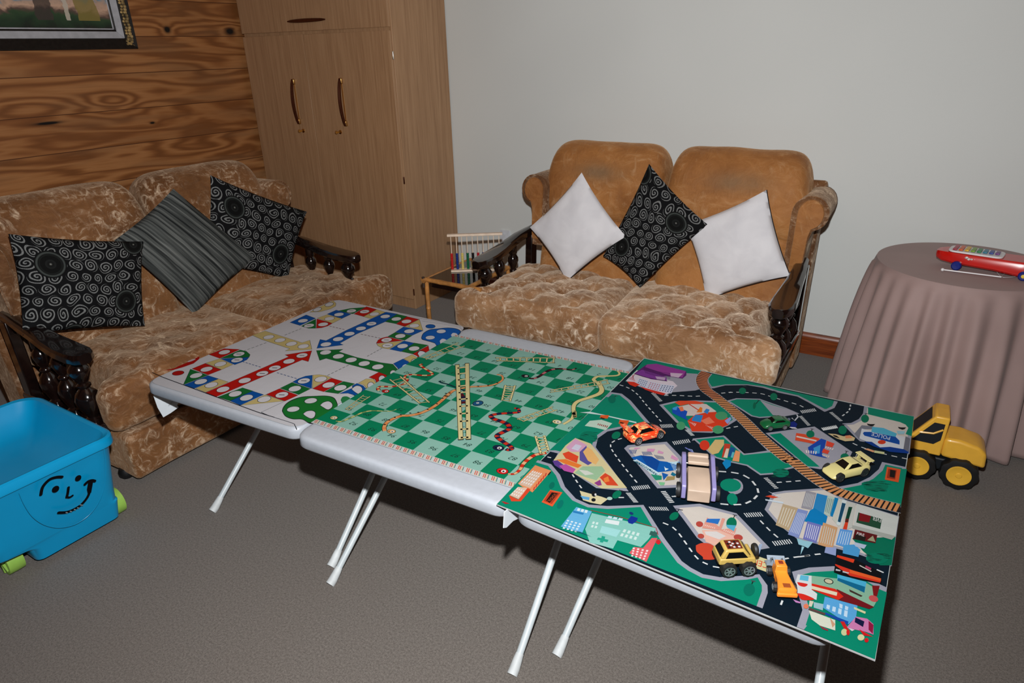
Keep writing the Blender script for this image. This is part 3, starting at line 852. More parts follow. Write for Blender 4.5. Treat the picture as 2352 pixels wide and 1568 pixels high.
MB().box(st_x0+.008, st_x1-.008, st_y0+.008, st_y1-.008, st_z-.012, st_z-.004).build('glass_top', GLASSB, ct, world=True, bevel=.001)
for y in (st_y0+.01,): MB().box(st_x0+.012, st_x1-.012, y, y+.012, st_z-.055, st_z-.026).build('apron', BLACKWOOD, ct, world=True)
ABY = 2.87
A = PY(1028, 539, ABY); zb_ = st_z-.004; ztop = A.z
B = PZ(1152, 535, ztop); rza, lab_ = frame2(A, B)
ab = thing('abacus', 'small wooden bead frame with coloured beads standing on the cane side table', 'abacus', (A.x, A.y, zb_), rza)
PINEW = mat('pale_beech_wood', (226, 206, 184), .5, var=.05); hh = ztop-zb_
MB().box(-.004, lab_+.004, -.011, .011, hh-.010, hh+.003).build('top_rail', PINEW, ab, bevel=.002)
MB().box(.008, lab_-.008, -.026, .026, 0, .009).build('base_rail', PINEW, ab, bevel=.002)
bc = [(190, 30, 30), (22, 50, 130), (214, 196, 110), (10, 96, 60), (18, 16, 18), (176, 34, 44), (28, 46, 120), (206, 190, 110), (16, 96, 66), (24, 20, 22)]
for i, c in enumerate(bc):
    x = .016+i*(lab_-.032)/9
    MB().tube([(x, 0, .008), (x, 0, hh-.008)], .0026, 8).build('rod', PINEW, ab, smooth=True)
    b = MB()
    for k in range(10): b.lathe([(.004, 0), (.0076, .002), (.0082, .0048), (.0076, .0076), (.004, .0096)], (x, 0, .009+k*.0094), 'Z', 12)
    b.build('beads', mat('bead_%d' % i, c, .35, var=.04), ab, smooth=True, label='coloured beads threaded on one rod')

# ---------------------------------------------------------------- blue toy bin
BINB = mat('blue_bin_plastic', (0, 150, 204), .33, var=.015, nscale=8, coat=.1)
LIME = mat('lime_wheel_plastic', (146, 190, 82), .4, var=.03)
bx0, bx1, by0, by1 = -2.845, -2.245, .475, .945
cx, cy = (bx0+bx1)/2, (by0+by1)/2
tb = thing('toy_bin', 'blue plastic toy bin on lime green wheels with a smiling face on its side', 'toy bin', (cx, cy, 0))
def rr(hx, hy, z, r, wob=0, lo=None):
    lo = -hy if lo is None else lo
    q = rot_poly([(-hx, lo), (hx, lo), (hx, hy), (-hx, hy)], 8, r)
    return [V((cx+p.x, cy+p.y, z+wob*(1-(p.y/hy)**2)*(abs(p.x)/hx)**4+wob*.6*(1-(p.x/hx)**2)*(abs(p.y)/hy)**4)) for p in q]
HX, HY = (bx1-bx0)/2, (by1-by0)/2
b = MB()
b.loft([rr(HX-.122, HY-.034, .020, .03, 0, .640-cy), rr(HX-.110, HY-.026, .028, .03, 0, .630-cy), rr(HX-.096, HY-.022, .085, .03, 0, .618-cy), rr(HX-.093, HY-.021, .098, .03, 0, .590-cy), rr(HX-.091, HY-.020, .106, .03, 0, .52-cy), rr(HX-.089, HY-.020, .112, .05), rr(HX-.077, HY-.018, .16, .06), rr(HX-.036, HY-.012, .31, .065), rr(HX-.018, HY-.010, .362, .07, .010),
        rr(HX-.016, HY-.008, .366, .07, .012), rr(HX-.002, HY, .368, .075, .012), rr(HX, HY+.002, .376, .075, .012), rr(HX-.002, HY, .398, .075, .014), rr(HX-.010, HY-.008, .403, .07, .014), rr(HX-.022, HY-.02, .400, .065, .012),
        rr(HX-.040, HY-.036, .372, .06, .004), rr(HX-.075, HY-.07, .33, .05, -.004), rr(HX-.13, HY-.10, .302, .04), rr(HX-.24, HY-.18, .296, .02)])
b.build('body', BINB, tb, smooth=True, world=True, ang=38)
for (wx_, wy_) in ((bx1-.185, by0+.105), (bx1-.185, by1-.012), (bx0+.18, by0+.105), (bx0+.18, by1-.012)):
    r_ = .050
    w_ = MB().lathe([(r_*.2, -.022), (r_*.75, -.022), (r_*.82, -.026), (r_, -.024), (r_*1.02, 0), (r_, .024), (r_*.8, .024), (r_*.2, .02)], (wx_, wy_, r_), 'Y', 28).build('wheel', LIME, tb, smooth=True, world=True, ang=35)
    b = MB()
    for k in range(6):
        a = k*PI/3; b.box(-.005, .005, -.03, -.02, .008, r_*.85); M_ = Matrix.Translation(V((wx_, wy_, r_))) @ Matrix.Rotation(a, 4, 'Y')
        b.xf(M_, len(b.v)-8)
    b.build('spoke', LIME, w_, world=True, bevel=.001)
# ---------------------------------------------------------------- printed surfaces
PM = NT('printed_fabric')
def _pm():
    t = PM; at = t.n('ShaderNodeVertexColor', layer_name='Col'); v = t.coord(); n = t.noise(v, 420, 2); g = t.noise(v, 12, 3, .8)
    t.l(at.outputs[0], t.b.inputs['Base Color']); t.b.inputs['Roughness'].default_value = .62; t.b.inputs['Specular IOR Level'].default_value = .08
    t.bump(t.math('ADD', t.math('MULTIPLY', n, .25), g), .22, .006)
_pm(); PM = PM.m
_glyph = {}
def glyph(s, shear=0):
    if (s, shear) in _glyph: return _glyph[(s, shear)]
    cu = bpy.data.curves.new('txt', 'FONT'); cu.body = s; cu.size = 1; cu.shear = shear; cu.resolution_u = 2; cu.fill_mode = 'FRONT' if hasattr(cu, 'fill_mode') else cu.fill_mode
    ob = bpy.data.objects.new('txt', cu); COL.objects.link(ob)
    dg = bpy.context.evaluated_depsgraph_get()
    me = bpy.data.meshes.new_from_object(ob.evaluated_get(dg))
    vs = [v.co.copy() for v in me.vertices]; fs = [list(p.vertices) for p in me.polygons]
    bpy.data.objects.remove(ob); bpy.data.meshes.remove(me)
    x0 = min(v.x for v in vs); x1 = max(v.x for v in vs); y0 = min(v.y for v in vs); y1 = max(v.y for v in vs)
    vs = [((v.x-x0)/(x1-x0), (v.y-y0)/(y1-y0)) for v in vs]
    _glyph[(s, shear)] = (vs, fs, (x1-x0)/(y1-y0)); return _glyph[(s, shear)]

ALB = .56     # ink reflectance of the prints
class Print:
    def __init__(s, p, n, T=(0, 0, 1), eps=6e-6):
        s.p = V(p); s.n = V(n).normalized(); s.vs = []; s.fs = []; s.cs = []; s.k = 0; s.eps = eps; s.T = T
    def t(s, cx=0, cy=0, sc=1): s.T = (cx, cy, sc); return s
    def w(s, q):
        if isinstance(q, Vector): return q
        return PN(q[0]/s.T[2]+s.T[0], q[1]/s.T[2]+s.T[1], s.p, s.n)
    def up(s): s.k += 1; return s
    def poly(s, col, pts, same=False):
        if not same: s.up()
        o = s.n*s.eps*s.k; i = len(s.vs)
        s.vs += [s.w(q)+o for q in pts]; s.fs.append(list(range(i, len(s.vs)))); s.cs.append(col)
    def smooth(s, col, pts, k=5, same=False):
        q = [s.w(p) for p in pts]; s.poly(col, catmull(q+[q[0]], k)[:-1], same)
    def stroke(s, col, pts, wd, taper=(1, 1), sm=0, same=False, seg=None):
        if not same: s.up()
        q = [s.w(p) for p in pts]
        if sm: q = catmull(q, sm)
        m_ = len(q); o = s.n*s.eps*s.k; L = []; Rr = []
        for i in range(m_):
            d = (q[min(i+1, m_-1)]-q[max(i-1, 0)]).normalized(); a = s.n.cross(d)
            f = i/(m_-1); tw = taper[0]+(taper[1]-taper[0])*f if len(taper) == 2 else (taper[0]+(taper[1]-taper[0])*f*2 if f < .5 else taper[1]+(taper[2]-taper[1])*(f*2-1))
            L.append(q[i]+a*wd/2*tw+o); Rr.append(q[i]-a*wd/2*tw+o)
        for i in range(m_-1):
            c = col if seg is None else seg[(i//max(1, sm//2 or 1)) % len(seg)]
            k = len(s.vs); s.vs += [L[i], L[i+1], Rr[i+1], Rr[i]]; s.fs.append([k, k+1, k+2, k+3]); s.cs.append(c)
    def ell(s, col, c, rx, ry, ang=0, n=18, same=False):
        a0 = math.radians(ang)
        s.poly(col, [(c[0]+rx*math.cos(2*PI*i/n)*math.cos(a0)-ry*math.sin(2*PI*i/n)*math.sin(a0), c[1]+rx*math.cos(2*PI*i/n)*math.sin(a0)+ry*math.sin(2*PI*i/n)*math.cos(a0)) for i in range(n)], same)
    def disc(s, col, c, r, sy=1, n=18, same=False):
        # true circle in the plane, radius in metres
        c = s.w(c); ex = V((1, 0, 0)); ex = (ex-s.n*ex.dot(s.n)).normalized() if abs(s.n.x) < .9 else V((0, 1, 0)); ey = s.n.cross(ex)
        s.poly(col, [c+ex*r*math.cos(2*PI*i/n)+ey*r*sy*math.sin(2*PI*i/n) for i in range(n)], same)
    def text(s, col, tx, p0, p1, p2, shear=0, same=False):
        if not same: s.up()
        vs, fs, _ = glyph(tx, shear); a, b_, c = s.w(p0), s.w(p1), s.w(p2); o = s.n*s.eps*s.k; k = len(s.vs)
        s.vs += [a+(b_-a)*x+(c-a)*y+o for x, y in vs]
        for f in fs: s.fs.append([i+k for i in f]); s.cs.append(col)
    def dash(s, col, pts, wd, dl, gl, sm=0):
        s.up(); q = [s.w(p) for p in pts]
        if sm: q = catmull(q, sm)
        ds = [0]
        for i in range(1, len(q)): ds.append(ds[-1]+(q[i]-q[i-1]).length)
        def at(d):
            for i in range(1, len(q)):
                if d <= ds[i]: return q[i-1]+(q[i]-q[i-1])*((d-ds[i-1])/max(1e-9, ds[i]-ds[i-1]))
            return q[-1]
        d = 0
        while d+dl*.6 < ds[-1]:
            s.stroke(col, [at(d), at(min(d+dl, ds[-1]))], wd, same=True); d += dl+gl
    def stripes(s, col, q4, n, duty=.5, same=False):
        # n stripes across quad q4 = (a,b,c,d): stripes run a-d, spread a->b
        if not same: s.up()
        a, b_, c, d = [s.w(p) for p in q4]
        for i in range(n):
            t0 = i/(n-1+duty) if n > 1 else 0; t1 = t0+duty/(n-1+duty)
            s.poly(col, [a+(b_-a)*t0, a+(b_-a)*t1, d+(c-d)*t1, d+(c-d)*t0], same=True)
    def zebra(s, p0, p1, v_, n, duty=.5, col=(214, 220, 222)):
        s.stripes(col, [p0, p1, (p1[0]+v_[0], p1[1]+v_[1]), (p0[0]+v_[0], p0[1]+v_[1])], n, duty)
    def inset(s, pts, d):
        q = [s.w(p) for p in pts]; m_ = len(q); cen = sum(q, V())/m_
        ar = sum(((q[i]-cen).cross(q[(i+1) % m_]-cen)).dot(s.n) for i in range(m_)); sg = 1 if ar > 0 else -1
        out = []
        for i in range(m_):
            e0 = (q[i]-q[i-1]); e1 = (q[(i+1) % m_]-q[i])
            n0 = s.n.cross(e0).normalized()*sg; n1 = s.n.cross(e1).normalized()*sg
            b_ = n0+n1; den = max(.35, b_.length_squared/2)
            out.append(q[i]+b_*(d/den)/1.0*.5*2/1 if False else q[i]+b_/b_.length*min(d/max(.35, b_.length/2), d*2.2))
        return out
    def block(s, fill, pts, curb=(152, 155, 170), d=.010):
        s.poly(curb, pts); s.poly(fill, s.inset(pts, d))
    def build(s, name, parent, base=None, thick=.0015, m_=None, label=None, basecol=(205, 206, 210), waves=0):
        vs = list(s.vs); fs = list(s.fs); cs = list(s.cs)
        if base:
            k = len(vs); m2 = len(base)
            vs += [p for p in base]+[p-s.n*thick for p in base]
            fs.append(list(range(k, k+m2))); cs.append(base_col(basecol)); fs.append(list(range(k+m2, k+2*m2))[::-1]); cs.append((190, 190, 192))
            for i in range(m2):
                j = (i+1) % m2; fs.append([k+i, k+m2+i, k+m2+j, k+j]); cs.append((196, 198, 200))
        inv = WM[parent.name].inverted() if parent else Matrix()
        me = bpy.data.meshes.new(name); me.from_pydata([tuple(inv @ p) for p in vs], [], fs)
        ca = me.color_attributes.new('Col', 'FLOAT_COLOR', 'CORNER')
        li = 0; cache = {}
        for f, c in zip(me.polygons, cs):
            if c not in cache: cache[c] = tuple(v_*ALB for v_ in lin(c)[:3])+(1,)
            for _ in range(f.loop_total): ca.data[li].color = cache[c]; li += 1
        me.materials.append(m_ or PM)
        o = bpy.data.objects.new(name, me); COL.objects.link(o)
        if parent: o.parent = parent
        return o
def base_col(c): return c

ZL, ZS, ZC = .6018, .6040, .6066      # heights of the three play mats
# ================================================================ ludo cloth
L = Print((0, 0, ZL), (0, 0, 1)); WHC = (212, 213, 219)
BK = (30, 34, 40); RD = (190, 24, 16); GR = (22, 110, 50); BL = (8, 84, 168); YL = (206, 188, 124)
def cell(col, pts, c=None, r=.0195, white=(218, 218, 224)):
    L.poly(BK, pts); q = [L.w(p) for p in pts]; L.poly(col, L.inset(pts, .0012))
    if c: CIRC.append((L.w(c), r))
CIRC = []
c5 = (330, 800, 7.84); c6 = (600, 680, 7.84); c7 = (820, 720, 8.711); c8 = (600, 850, 9.046); c1 = (700, 820, 7.84)
L.t(*c5)
L.poly((176, 18, 14), [(345, 398), (560, 355), (620, 320), (760, 262), (940, 172), (1005, 140), (1000, 190), (900, 270), (700, 340), (540, 385), (400, 395)])
L.ell((205, 190, 196), (860, 215), 80, 14, -20)
L.ell(BK, (620, 443), 112, 42, -8); L.ell((176, 18, 14), (620, 443), 104, 37, -8)
cell(RD, [(1170, 110), (1450, 0), (1740, 15), (1370, 180)], (1455, 70))
cell(GR, [(1380, 178), (1740, 25), (1850, 50), (1920, 110), (1905, 150), (1860, 160)], (1715, 105))
cell(BL, [(1380, 182), (1850, 160), (1905, 152), (1860, 205), (1760, 250), (1640, 295)], (1682, 212))
cell(YL, [(1115, 262), (1370, 182), (1610, 290), (1400, 385)], (1383, 283))
cell(RD, [(865, 365), (1110, 265), (1400, 385), (1160, 478)], (1133, 377))
cell(GR, [(840, 370), (1160, 482), (710, 655)], (945, 490))
cell(BL, [(720, 655), (1160, 485), (1350, 545), (910, 722)], (1030, 600))
cell(YL, [(930, 720), (1350, 545), (1530, 605), (1110, 792)], (1220, 660))
cell(GR, [(1330, 875), (1780, 705), (1970, 765), (1550, 945)], (1650, 820))
cell(BL, [(1550, 945), (1960, 765), (2165, 830), (1740, 1025)], (1852, 890))
L.t()
cell(YL, [(552, 931), (609.5, 906), (652.5, 921)], (607, 917))
cell(RD, [(471.6, 901.4), (662.5, 819), (654, 814.6), (716.7, 804.7), (708.4, 830.5), (694, 826.5), (497, 911)])
for q in ((1430, 740), (1820, 580)): CIRC.append((PZ(q[0]/7.84+330, q[1]/7.84+800, ZL), .0195))
for q in ((20, 1395), (245, 1295), (500, 1175), (735, 1070)): CIRC.append((PZ(q[0]/7.84+600, q[1]/7.84+680, ZL), .0195))
L.t(*c8)
cell(RD, [(95, 505), (380, 380), (770, 520), (490, 645)], (430, 515))
cell(GR, [(385, 375), (640, 250), (1030, 385), (780, 510)], (700, 387))
cell(BL, [(645, 245), (770, 175), (920, 120), (1065, 100), (1050, 385)], (888, 225))
cell(YL, [(1072, 100), (1200, 90), (1340, 110), (1460, 150), (1060, 380)], (1238, 190))
cell(RD, [(1060, 385), (1460, 160), (1700, 230), (1300, 450)], (1400, 310))
cell(GR, [(1310, 450), (1710, 230), (1950, 280), (1600, 490)], (1645, 368))
cell(BL, [(1610, 490), (1890, 370), (1890, 320), (1990, 270), (2120, 320), (2190, 400), (2120, 470), (1980, 535), (1800, 480)])
L.smooth(BK, [(1868, 390), (1960, 320), (2060, 330), (2110, 400), (2030, 500), (1940, 455)]); L.smooth((216, 218, 224), [(1880, 392), (1965, 330), (2055, 338), (2098, 402), (2030, 488), (1945, 448)])
G0 = (24, 118, 46)
L.smooth(BK, [(430, 850), (450, 780), (520, 690), (650, 610), (850, 550), (1100, 535), (1350, 530), (1510, 570), (1580, 680), (1580, 760), (1500, 880), (1180, 1060), (1000, 1100), (850, 1025), (650, 1018), (500, 958)])
L.smooth(G0, [(446, 850), (464, 788), (530, 702), (655, 624), (853, 562), (1100, 546), (1350, 541), (1500, 582), (1566, 685), (1568, 757), (1490, 870), (1175, 1048), (1000, 1085), (852, 1012), (655, 1006), (508, 946)])
for c in ((665, 810), (1030, 635)): L.ell(BK, c, 142, 60, -8); L.ell((214, 218, 222), c, 130, 52, -8)
L.smooth(BK, [(1215, 730), (1290, 665), (1400, 640), (1480, 690), (1480, 770), (1390, 830), (1290, 780)]); L.smooth((216, 216, 224), [(1228, 728), (1295, 672), (1398, 650), (1468, 695), (1468, 765), (1388, 816), (1295, 772)])
L.smooth(BK, [(862, 910), (940, 850), (1060, 835), (1130, 880), (1110, 980), (1030, 1012), (930, 965)]); L.smooth((220, 214, 226), [(875, 908), (945, 858), (1055, 845), (1120, 885), (1100, 970), (1030, 1000), (935, 957)])
L.smooth((40, 130, 74), [(1650, 620), (1690, 555), (1780, 545), (1850, 590), (1820, 650), (1700, 690)])
L.stroke(BK, [(0, 872), (180, 790), (480, 650)], .0012)
L.t(*c1)
cell(YL, [(960, 470), (1100, 390), (1240, 390), (1290, 470), (1130, 590), (1110, 560), (1060, 500)])
cell(RD, [(1150, 365), (1340, 265), (1470, 310), (1500, 370), (1310, 490), (1260, 400)])
for c in ((1190, 512), (1392, 392)): L.ell(BK, c, 66, 66); L.ell((214, 216, 222), c, 57, 58)
L.t()
cell(GR, [(726.3, 804.7), (788.8, 801.8), (778.6, 807.5), (820, 820.5), (850, 827), (875, 832.5), (902.7, 836), (915, 850), (912, 858), (890, 868), (886.6, 861), (869, 854.4), (749, 823.2), (734, 828)])
for q in ((1160, 1015), (1390, 1085), (1620, 1150), (1855, 1215), (2100, 1275)): CIRC.append((PZ(q[0]/7.84+600, q[1]/7.84+680, ZL), .0195))
L.t(*c7)
L.ell(BK, (725, 1190), 68, 62); L.ell((214, 216, 222), (725, 1190), 60, 54)
cell(BL, [(725, 1000), (920, 905), (1030, 960), (1050, 1030), (860, 1130), (830, 1110)])
L.ell((212, 216, 224), (960, 1065), 62, 45, -30)
cell(YL, [(930, 905), (1100, 820), (1210, 880), (1220, 900), (1060, 1020), (1040, 960)])
L.ell(BK, (1140, 950), 66, 46, -20); L.ell((212, 216, 224), (1142, 953), 58, 40, -20)
cell(RD, [(1110, 810), (1430, 640), (1450, 750), (1240, 890), (1200, 850)])
L.smooth(BK, [(1205, 800), (1250, 745), (1330, 750), (1385, 800), (1270, 880)]); L.smooth((216, 218, 228), [(1217, 800), (1255, 755), (1325, 760), (1370, 800), (1270, 868)])
cell(GR, [(880, 760), (1140, 585), (1430, 632), (1110, 810)], (1142, 702))
cell(BL, [(650, 715), (940, 545), (1150, 590), (880, 765)], (913, 652))
cell(YL, [(390, 605), (930, 545), (640, 712), (500, 690), (415, 645)], (612, 640))
cell(RD, [(380, 600), (420, 530), (490, 490), (600, 463), (930, 540)], (592, 530))
cell(GR, [(610, 462), (760, 377), (1110, 440), (955, 538)], (866, 452))
cell(BL, [(760, 375), (930, 265), (1325, 342), (1110, 437)], (1045, 355))
cell(YL, [(950, 262), (1250, 115), (1322, 340)], (1145, 245))
cell(RD, [(780, 210), (1000, 58), (1245, 115), (950, 262)], (990, 160))
cell(GR, [(560, 165), (800, 10), (1005, 56), (780, 207)], (787, 110))
L.smooth((20, 50, 90), [(1285, 480), (1325, 395), (1450, 322), (1620, 300), (1800, 283), (1960, 295), (2060, 335), (2065, 395), (1900, 520), (1620, 645), (1550, 595), (1380, 545), (1300, 520)])
L.smooth((10, 94, 184), [(1297, 480), (1335, 402), (1455, 332), (1622, 310), (1800, 293), (1955, 304), (2048, 342), (2050, 392), (1890, 510), (1620, 632), (1550, 583), (1385, 533), (1312, 512)])
for c in ((1685, 357), (1465, 482)): L.ell((16, 60, 130), c, 100, 44, -3); L.ell((212, 214, 222), c, 92, 37, -3)
L.smooth((214, 216, 224), [(1880, 430), (1920, 390), (1990, 400), (2010, 440), (1930, 500)]); L.smooth((214, 216, 224), [(1655, 550), (1700, 508), (1760, 515), (1800, 555), (1690, 620)])
L.ell(BK, (1470, 257), 100, 42); L.ell((12, 88, 170), (1470, 257), 92, 37)
for q in ((850, -12), (1250, 95), (1700, 175), (2080, 262)), ((1300, 150), (1700, 205), (2060, 280), (2110, 330)): L.stroke((60, 62, 70), q, .0011)
L.t()
cell(BL, [(887, 716.5), (913, 721), (884, 739.5), (820, 767), (781, 788.4), (789, 792.2), (727.5, 800.2), (735, 779.3), (749, 782), (796, 758)])
for q in ((565, 60), (290, 205), (80, 300)): CIRC.append((PZ(q[0]/8.711+820, q[1]/8.711+720, ZL), .0195))
for q in ((1590, 680), (1385, 775), (1165, 870)): CIRC.append((PZ(q[0]/7.84+600, q[1]/7.84+680, ZL), .0195))
L.t(*c6)
cell(YL, [(1840, 370), (2080, 240), (2240, 290), (1970, 408)], (2037, 325))
cell(RD, [(1665, 322), (1895, 188), (2080, 240), (1840, 370)], (1862, 280))
cell(GR, [(1380, 265), (1600, 222), (1875, 200), (1650, 322)], (1625, 268))
cell(BL, [(1185, 325), (1350, 250), (1625, 325), (1450, 407)], (1400, 332))
cell(YL, [(1005, 397), (1180, 335), (1460, 405), (1280, 492)], (1230, 407))
cell(RD, [(1000, 408), (1285, 490), (1200, 540), (1090, 572), (990, 582)], (1115, 510))
cell(GR, [(720, 542), (985, 412), (985, 582), (850, 582)], (862, 532))
cell(BL, [(515, 475), (810, 337), (985, 402), (700, 532)], (752, 445))
cell(YL, [(870, 292), (1120, 160), (1300, 85), (1348, 130), (1342, 182), (1250, 232), (1060, 284)])
for c in ((1225, 152), (1010, 243)): L.ell(BK, c, 84, 36, -14); L.ell((210, 210, 212), c, 76, 30, -14)
L.t()
cell(YL, [(579, 770), (609, 760), (694, 787), (712, 781.2), (716.7, 802.5), (655, 806), (665, 801), (600, 779.5)])
for q in ((135, 740), (340, 795), (545, 860), (760, 905)): CIRC.append((PZ(q[0]/7.84+600, q[1]/7.84+680, ZL), .0195))
L.up()
for c, r in CIRC: L.disc(BK, c, r+.0016, same=True)
L.up()
for c, r in CIRC: L.disc((218, 218, 223), c, r, same=True)
L.up()
for i in (1, 2, 13, 14, 16, 17, 19, 30, 31, 38, 44, 45, 49):
    if i < len(CIRC): c = CIRC[i][0]; L.stroke((40, 50, 60), [c+V((-.009, -.004, 0)), c+V((.008, .004, 0))], .004, same=True)
for col, q in (((110, 40, 40), [(757, 749), (796, 758)]), ((90, 40, 40), [(829, 767.5), (874, 777)]), ((110, 110, 100), [(692, 754.5), (651, 771)]), ((110, 112, 104), [(612, 787), (560, 806)]),
               ((110, 112, 106), [(877, 800), (838, 821.5)]), ((110, 112, 106), [(801, 838.5), (752, 862.5)]), ((30, 70, 130), [(636, 856), (682, 869.8)]), ((30, 70, 130), [(557, 830.5), (601, 844)])):
    L.dash(col, q, .0028, .011, .006)
L.t(*c5)
L.stroke((16, 18, 24), [(150, 435), (330, 515), (720, 660), (1100, 800), (1740, 1035), (2100, 1165), (2352, 1242)], .0032, sm=3)
L.t(*c8); L.stroke((60, 64, 74), [(0, 878), (200, 960), (640, 1100), (700, 1150), (740, 1230)], .0022, sm=4)
L.t()
lc = thing('ludo_cloth', 'white ludo game cloth with red, blue, green and yellow paths on the left table', 'game mat', (-1.8, 1.5, ZL))
cl_ = rot_poly([(-2.124, 1.030), (-1.440, 1.073), (-1.452, 1.944), (-2.156, 1.926)], 8, .045)
L.build('printed_sheet', lc, [V((p.x, p.y, ZL-.00003)) for p in cl_], .0014, basecol=WHC)
# loose corner of the cloth hanging over the left end
b = MB(); secs = []
for y, zlow in ((1.06, .595), (1.10, .555), (1.17, .49), (1.25, .52), (1.40, .555), (1.60, .575)):
    secs.append([V((-2.137-.012, y, zlow)), V((-2.137-.012, y, .58)), V((-2.143, y, .6015)), V((-2.12, y, .6028)), V((-2.12, y, .6014)), V((-2.141, y, .600)), V((-2.1475, y, .58)), V((-2.1475, y, zlow))])

# ================================================================ snakes and ladders mat
S = Print((0, 0, ZS), (0, 0, 1))
AX = V((.0719, .00297, 0)); AY = V((-.00175, .07035, 0)); O0 = V((-1.4275, 1.1365, ZS))
def gp(i, j): return O0+AX*i+AY*j+V((0, 0, ZS-O0.z))
DG, LG = (0, 128, 88), (140, 190, 176)
for par, c in ((0, DG), (1, LG)):
    S.up()
    for i in range(10):
        for j in range(10):
            if (i+j) % 2 == par: S.poly(c, [gp(i, j), gp(i+1, j), gp(i+1, j+1), gp(i, j+1)], same=True)
S.up()
for i in range(10):
    for j in range(10):
        R_ = 10-j; num = (R_-1)*10+(i+1 if R_ % 2 == 0 else 10-i)
        c = gp(i+.62, j+.30 if j else .45); hgt = .016; w_ = hgt*(.72 if num < 10 else 1.45)
        ux, uy = AX.normalized(), AY.normalized()
        p0 = c+ux*w_/2+uy*hgt/2
        S.text((16, 60, 48), str(num), p0, p0-ux*w_, p0-uy*hgt, .25, same=True)
# striped border along the near and far edges
for y0, y1 in ((-.26, -.02), (10.02, 10.20)):
    for k in range(28):
        for q, c in ((0, (216, 84, 40)), (.07, (206, 70, 40)), (.14, (224, 190, 150)), (.19, (70, 130, 130))):
            x = .06+k*.355+q
            if k % 1 == 0 and x < 9.9: S.poly(c, [gp(x+.05, y0), gp(x+.085, y0), gp(x+.0, y1), gp(x-.035, y1)], same=True)
INK = (26, 34, 28); LAD = (216, 206, 150)
def ladder(a, b_, n, w=.006, rung=.004, out=.0016):
    A0, A1, B0, B1 = [S.w(p) for p in (a[0], a[1], b_[0], b_[1])]
    S.up()
    for p, q in ((A0, A1), (B0, B1)): S.stroke(INK, [p, q], w+2*out, same=True)
    S.up()
    rr_ = [(A0+(A1-A0)*((k+.7)/n), B0+(B1-B0)*((k+.7)/n)) for k in range(n)]
    for p, q in rr_: S.stroke(INK, [p, q], rung+1.6*out, same=True)
    S.up()
    for p, q in rr_: S.stroke(LAD, [p, q], rung, same=True)
    for p, q in ((A0, A1), (B0, B1)): S.stroke(LAD, [p+(q-p)*.01, q-(q-p)*.01], w, same=True)
def snake(pts, w, cols, head=None, hr=.012, hc=None, taper=(1, 1), seglen=None, out=.0016, eye=True):
    S.stroke(INK, pts, w+2*out, taper=taper, sm=8); S.stroke(cols[0], pts, w, taper=taper, sm=8, seg=cols if len(cols) > 1 else None)
    if head:
        S.disc(INK, head, hr+out, .8); S.disc(hc or cols[0], head, hr, .8)
        if eye:
            h = S.w(head); S.disc((230, 230, 226), h+V((.003, .001, 0)), hr*.42); S.disc((10, 14, 14), h+V((.003, 0, 0)), hr*.2); S.disc((10, 14, 14), h+V((-.006, -.003, 0)), hr*.18)
RB = (204, 48, 28); CRM = (222, 206, 150); OR = (222, 140, 80); PK = (190, 110, 116); NV = (26, 26, 62); BB = (24, 22, 22)
c4 = (940, 900, 7.129); c2 = (940, 740, 8.4); c3 = (1200, 780, 8.4); cB = (680, 740, 2.94); cA = (1140, 1000, 7.84)
S.t(*c1); snake([(1650, 935), (1560, 970), (1400, 970), (1200, 965), (1030, 1000), (900, 1060), (780, 1110), (660, 1158), (560, 1150)], .0068, [(206, 206, 130), (120, 160, 96)], (525, 1090), .0115, (214, 200, 150), taper=(.3, 1, .8))
S.t(); Q = lambda T, l: [(x/T[2]+T[0], y/T[2]+T[1]) for x, y in l]
snake(Q(c2, [(1690, 1005), (1780, 1025), (1805, 1090), (1750, 1150), (1600, 1210), (1400, 1235), (1180, 1245), (950, 1285), (830, 1330), (720, 1420)])+Q(c4, [(610, 60), (540, 130), (400, 240), (200, 340), (0, 385)])+Q(c1, [(1750, 1055), (1600, 1105), (1480, 1175), (1430, 1260), (1440, 1330)]),
      .0105, [OR, (226, 160, 104)], Q(c1, [(1560, 1335)])[0], .0125, (222, 176, 120), taper=(.5, 1.1, 1))
S.up()
for x, y in Q(c2, [(1700, 1175), (1520, 1222), (1330, 1240), (900, 1300), (780, 1370)])+Q(c4, [(600, 30), (545, 110), (455, 200), (300, 290), (150, 340)])+Q(c1, [(1900, 1015), (1730, 1045), (1620, 1090), (1520, 1140), (1440, 1220)]): S.disc(BB, (x, y-1), .0042, .7, 8, same=True)
snake(Q(c7, [(1310, 1010), (1262, 1022), (1300, 1060), (1400, 1125), (1500, 1190), (1480, 1228), (1300, 1235), (1100, 1220), (985, 1235), (950, 1290)])+Q(c1, [(1850, 400), (1790, 480), (1650, 520), (1500, 530), (1370, 528), (1315, 560), (1340, 605)]), .0085, [RB, CRM], Q(c1, [(1455, 612)])[0], .0125, (196, 30, 30))
S.t(*c3); snake([(1045, 545), (960, 578), (850, 570), (700, 560), (560, 577), (450, 622), (330, 702), (220, 748), (120, 742)], .0095, [BB, PK, (70, 20, 30)], (55, 700), .0125, (30, 22, 34), taper=(.5, 1.1, .8))
S.t(); snake(Q(c3, [(1830, 600), (1872, 650), (1820, 690), (1600, 702), (1450, 712), (1375, 760), (1400, 800), (1475, 850), (1530, 960), (1480, 1040), (1300, 1110), (1100, 1175), (1010, 1240), (985, 1330), (1010, 1500)])+Q(cB, [(1880, 600), (1862, 650), (1805, 688)]), .0135, [(216, 204, 142)], Q(cB, [(1762, 672)])[0], .0135, (220, 210, 160), taper=(.45, 1.15, .6))
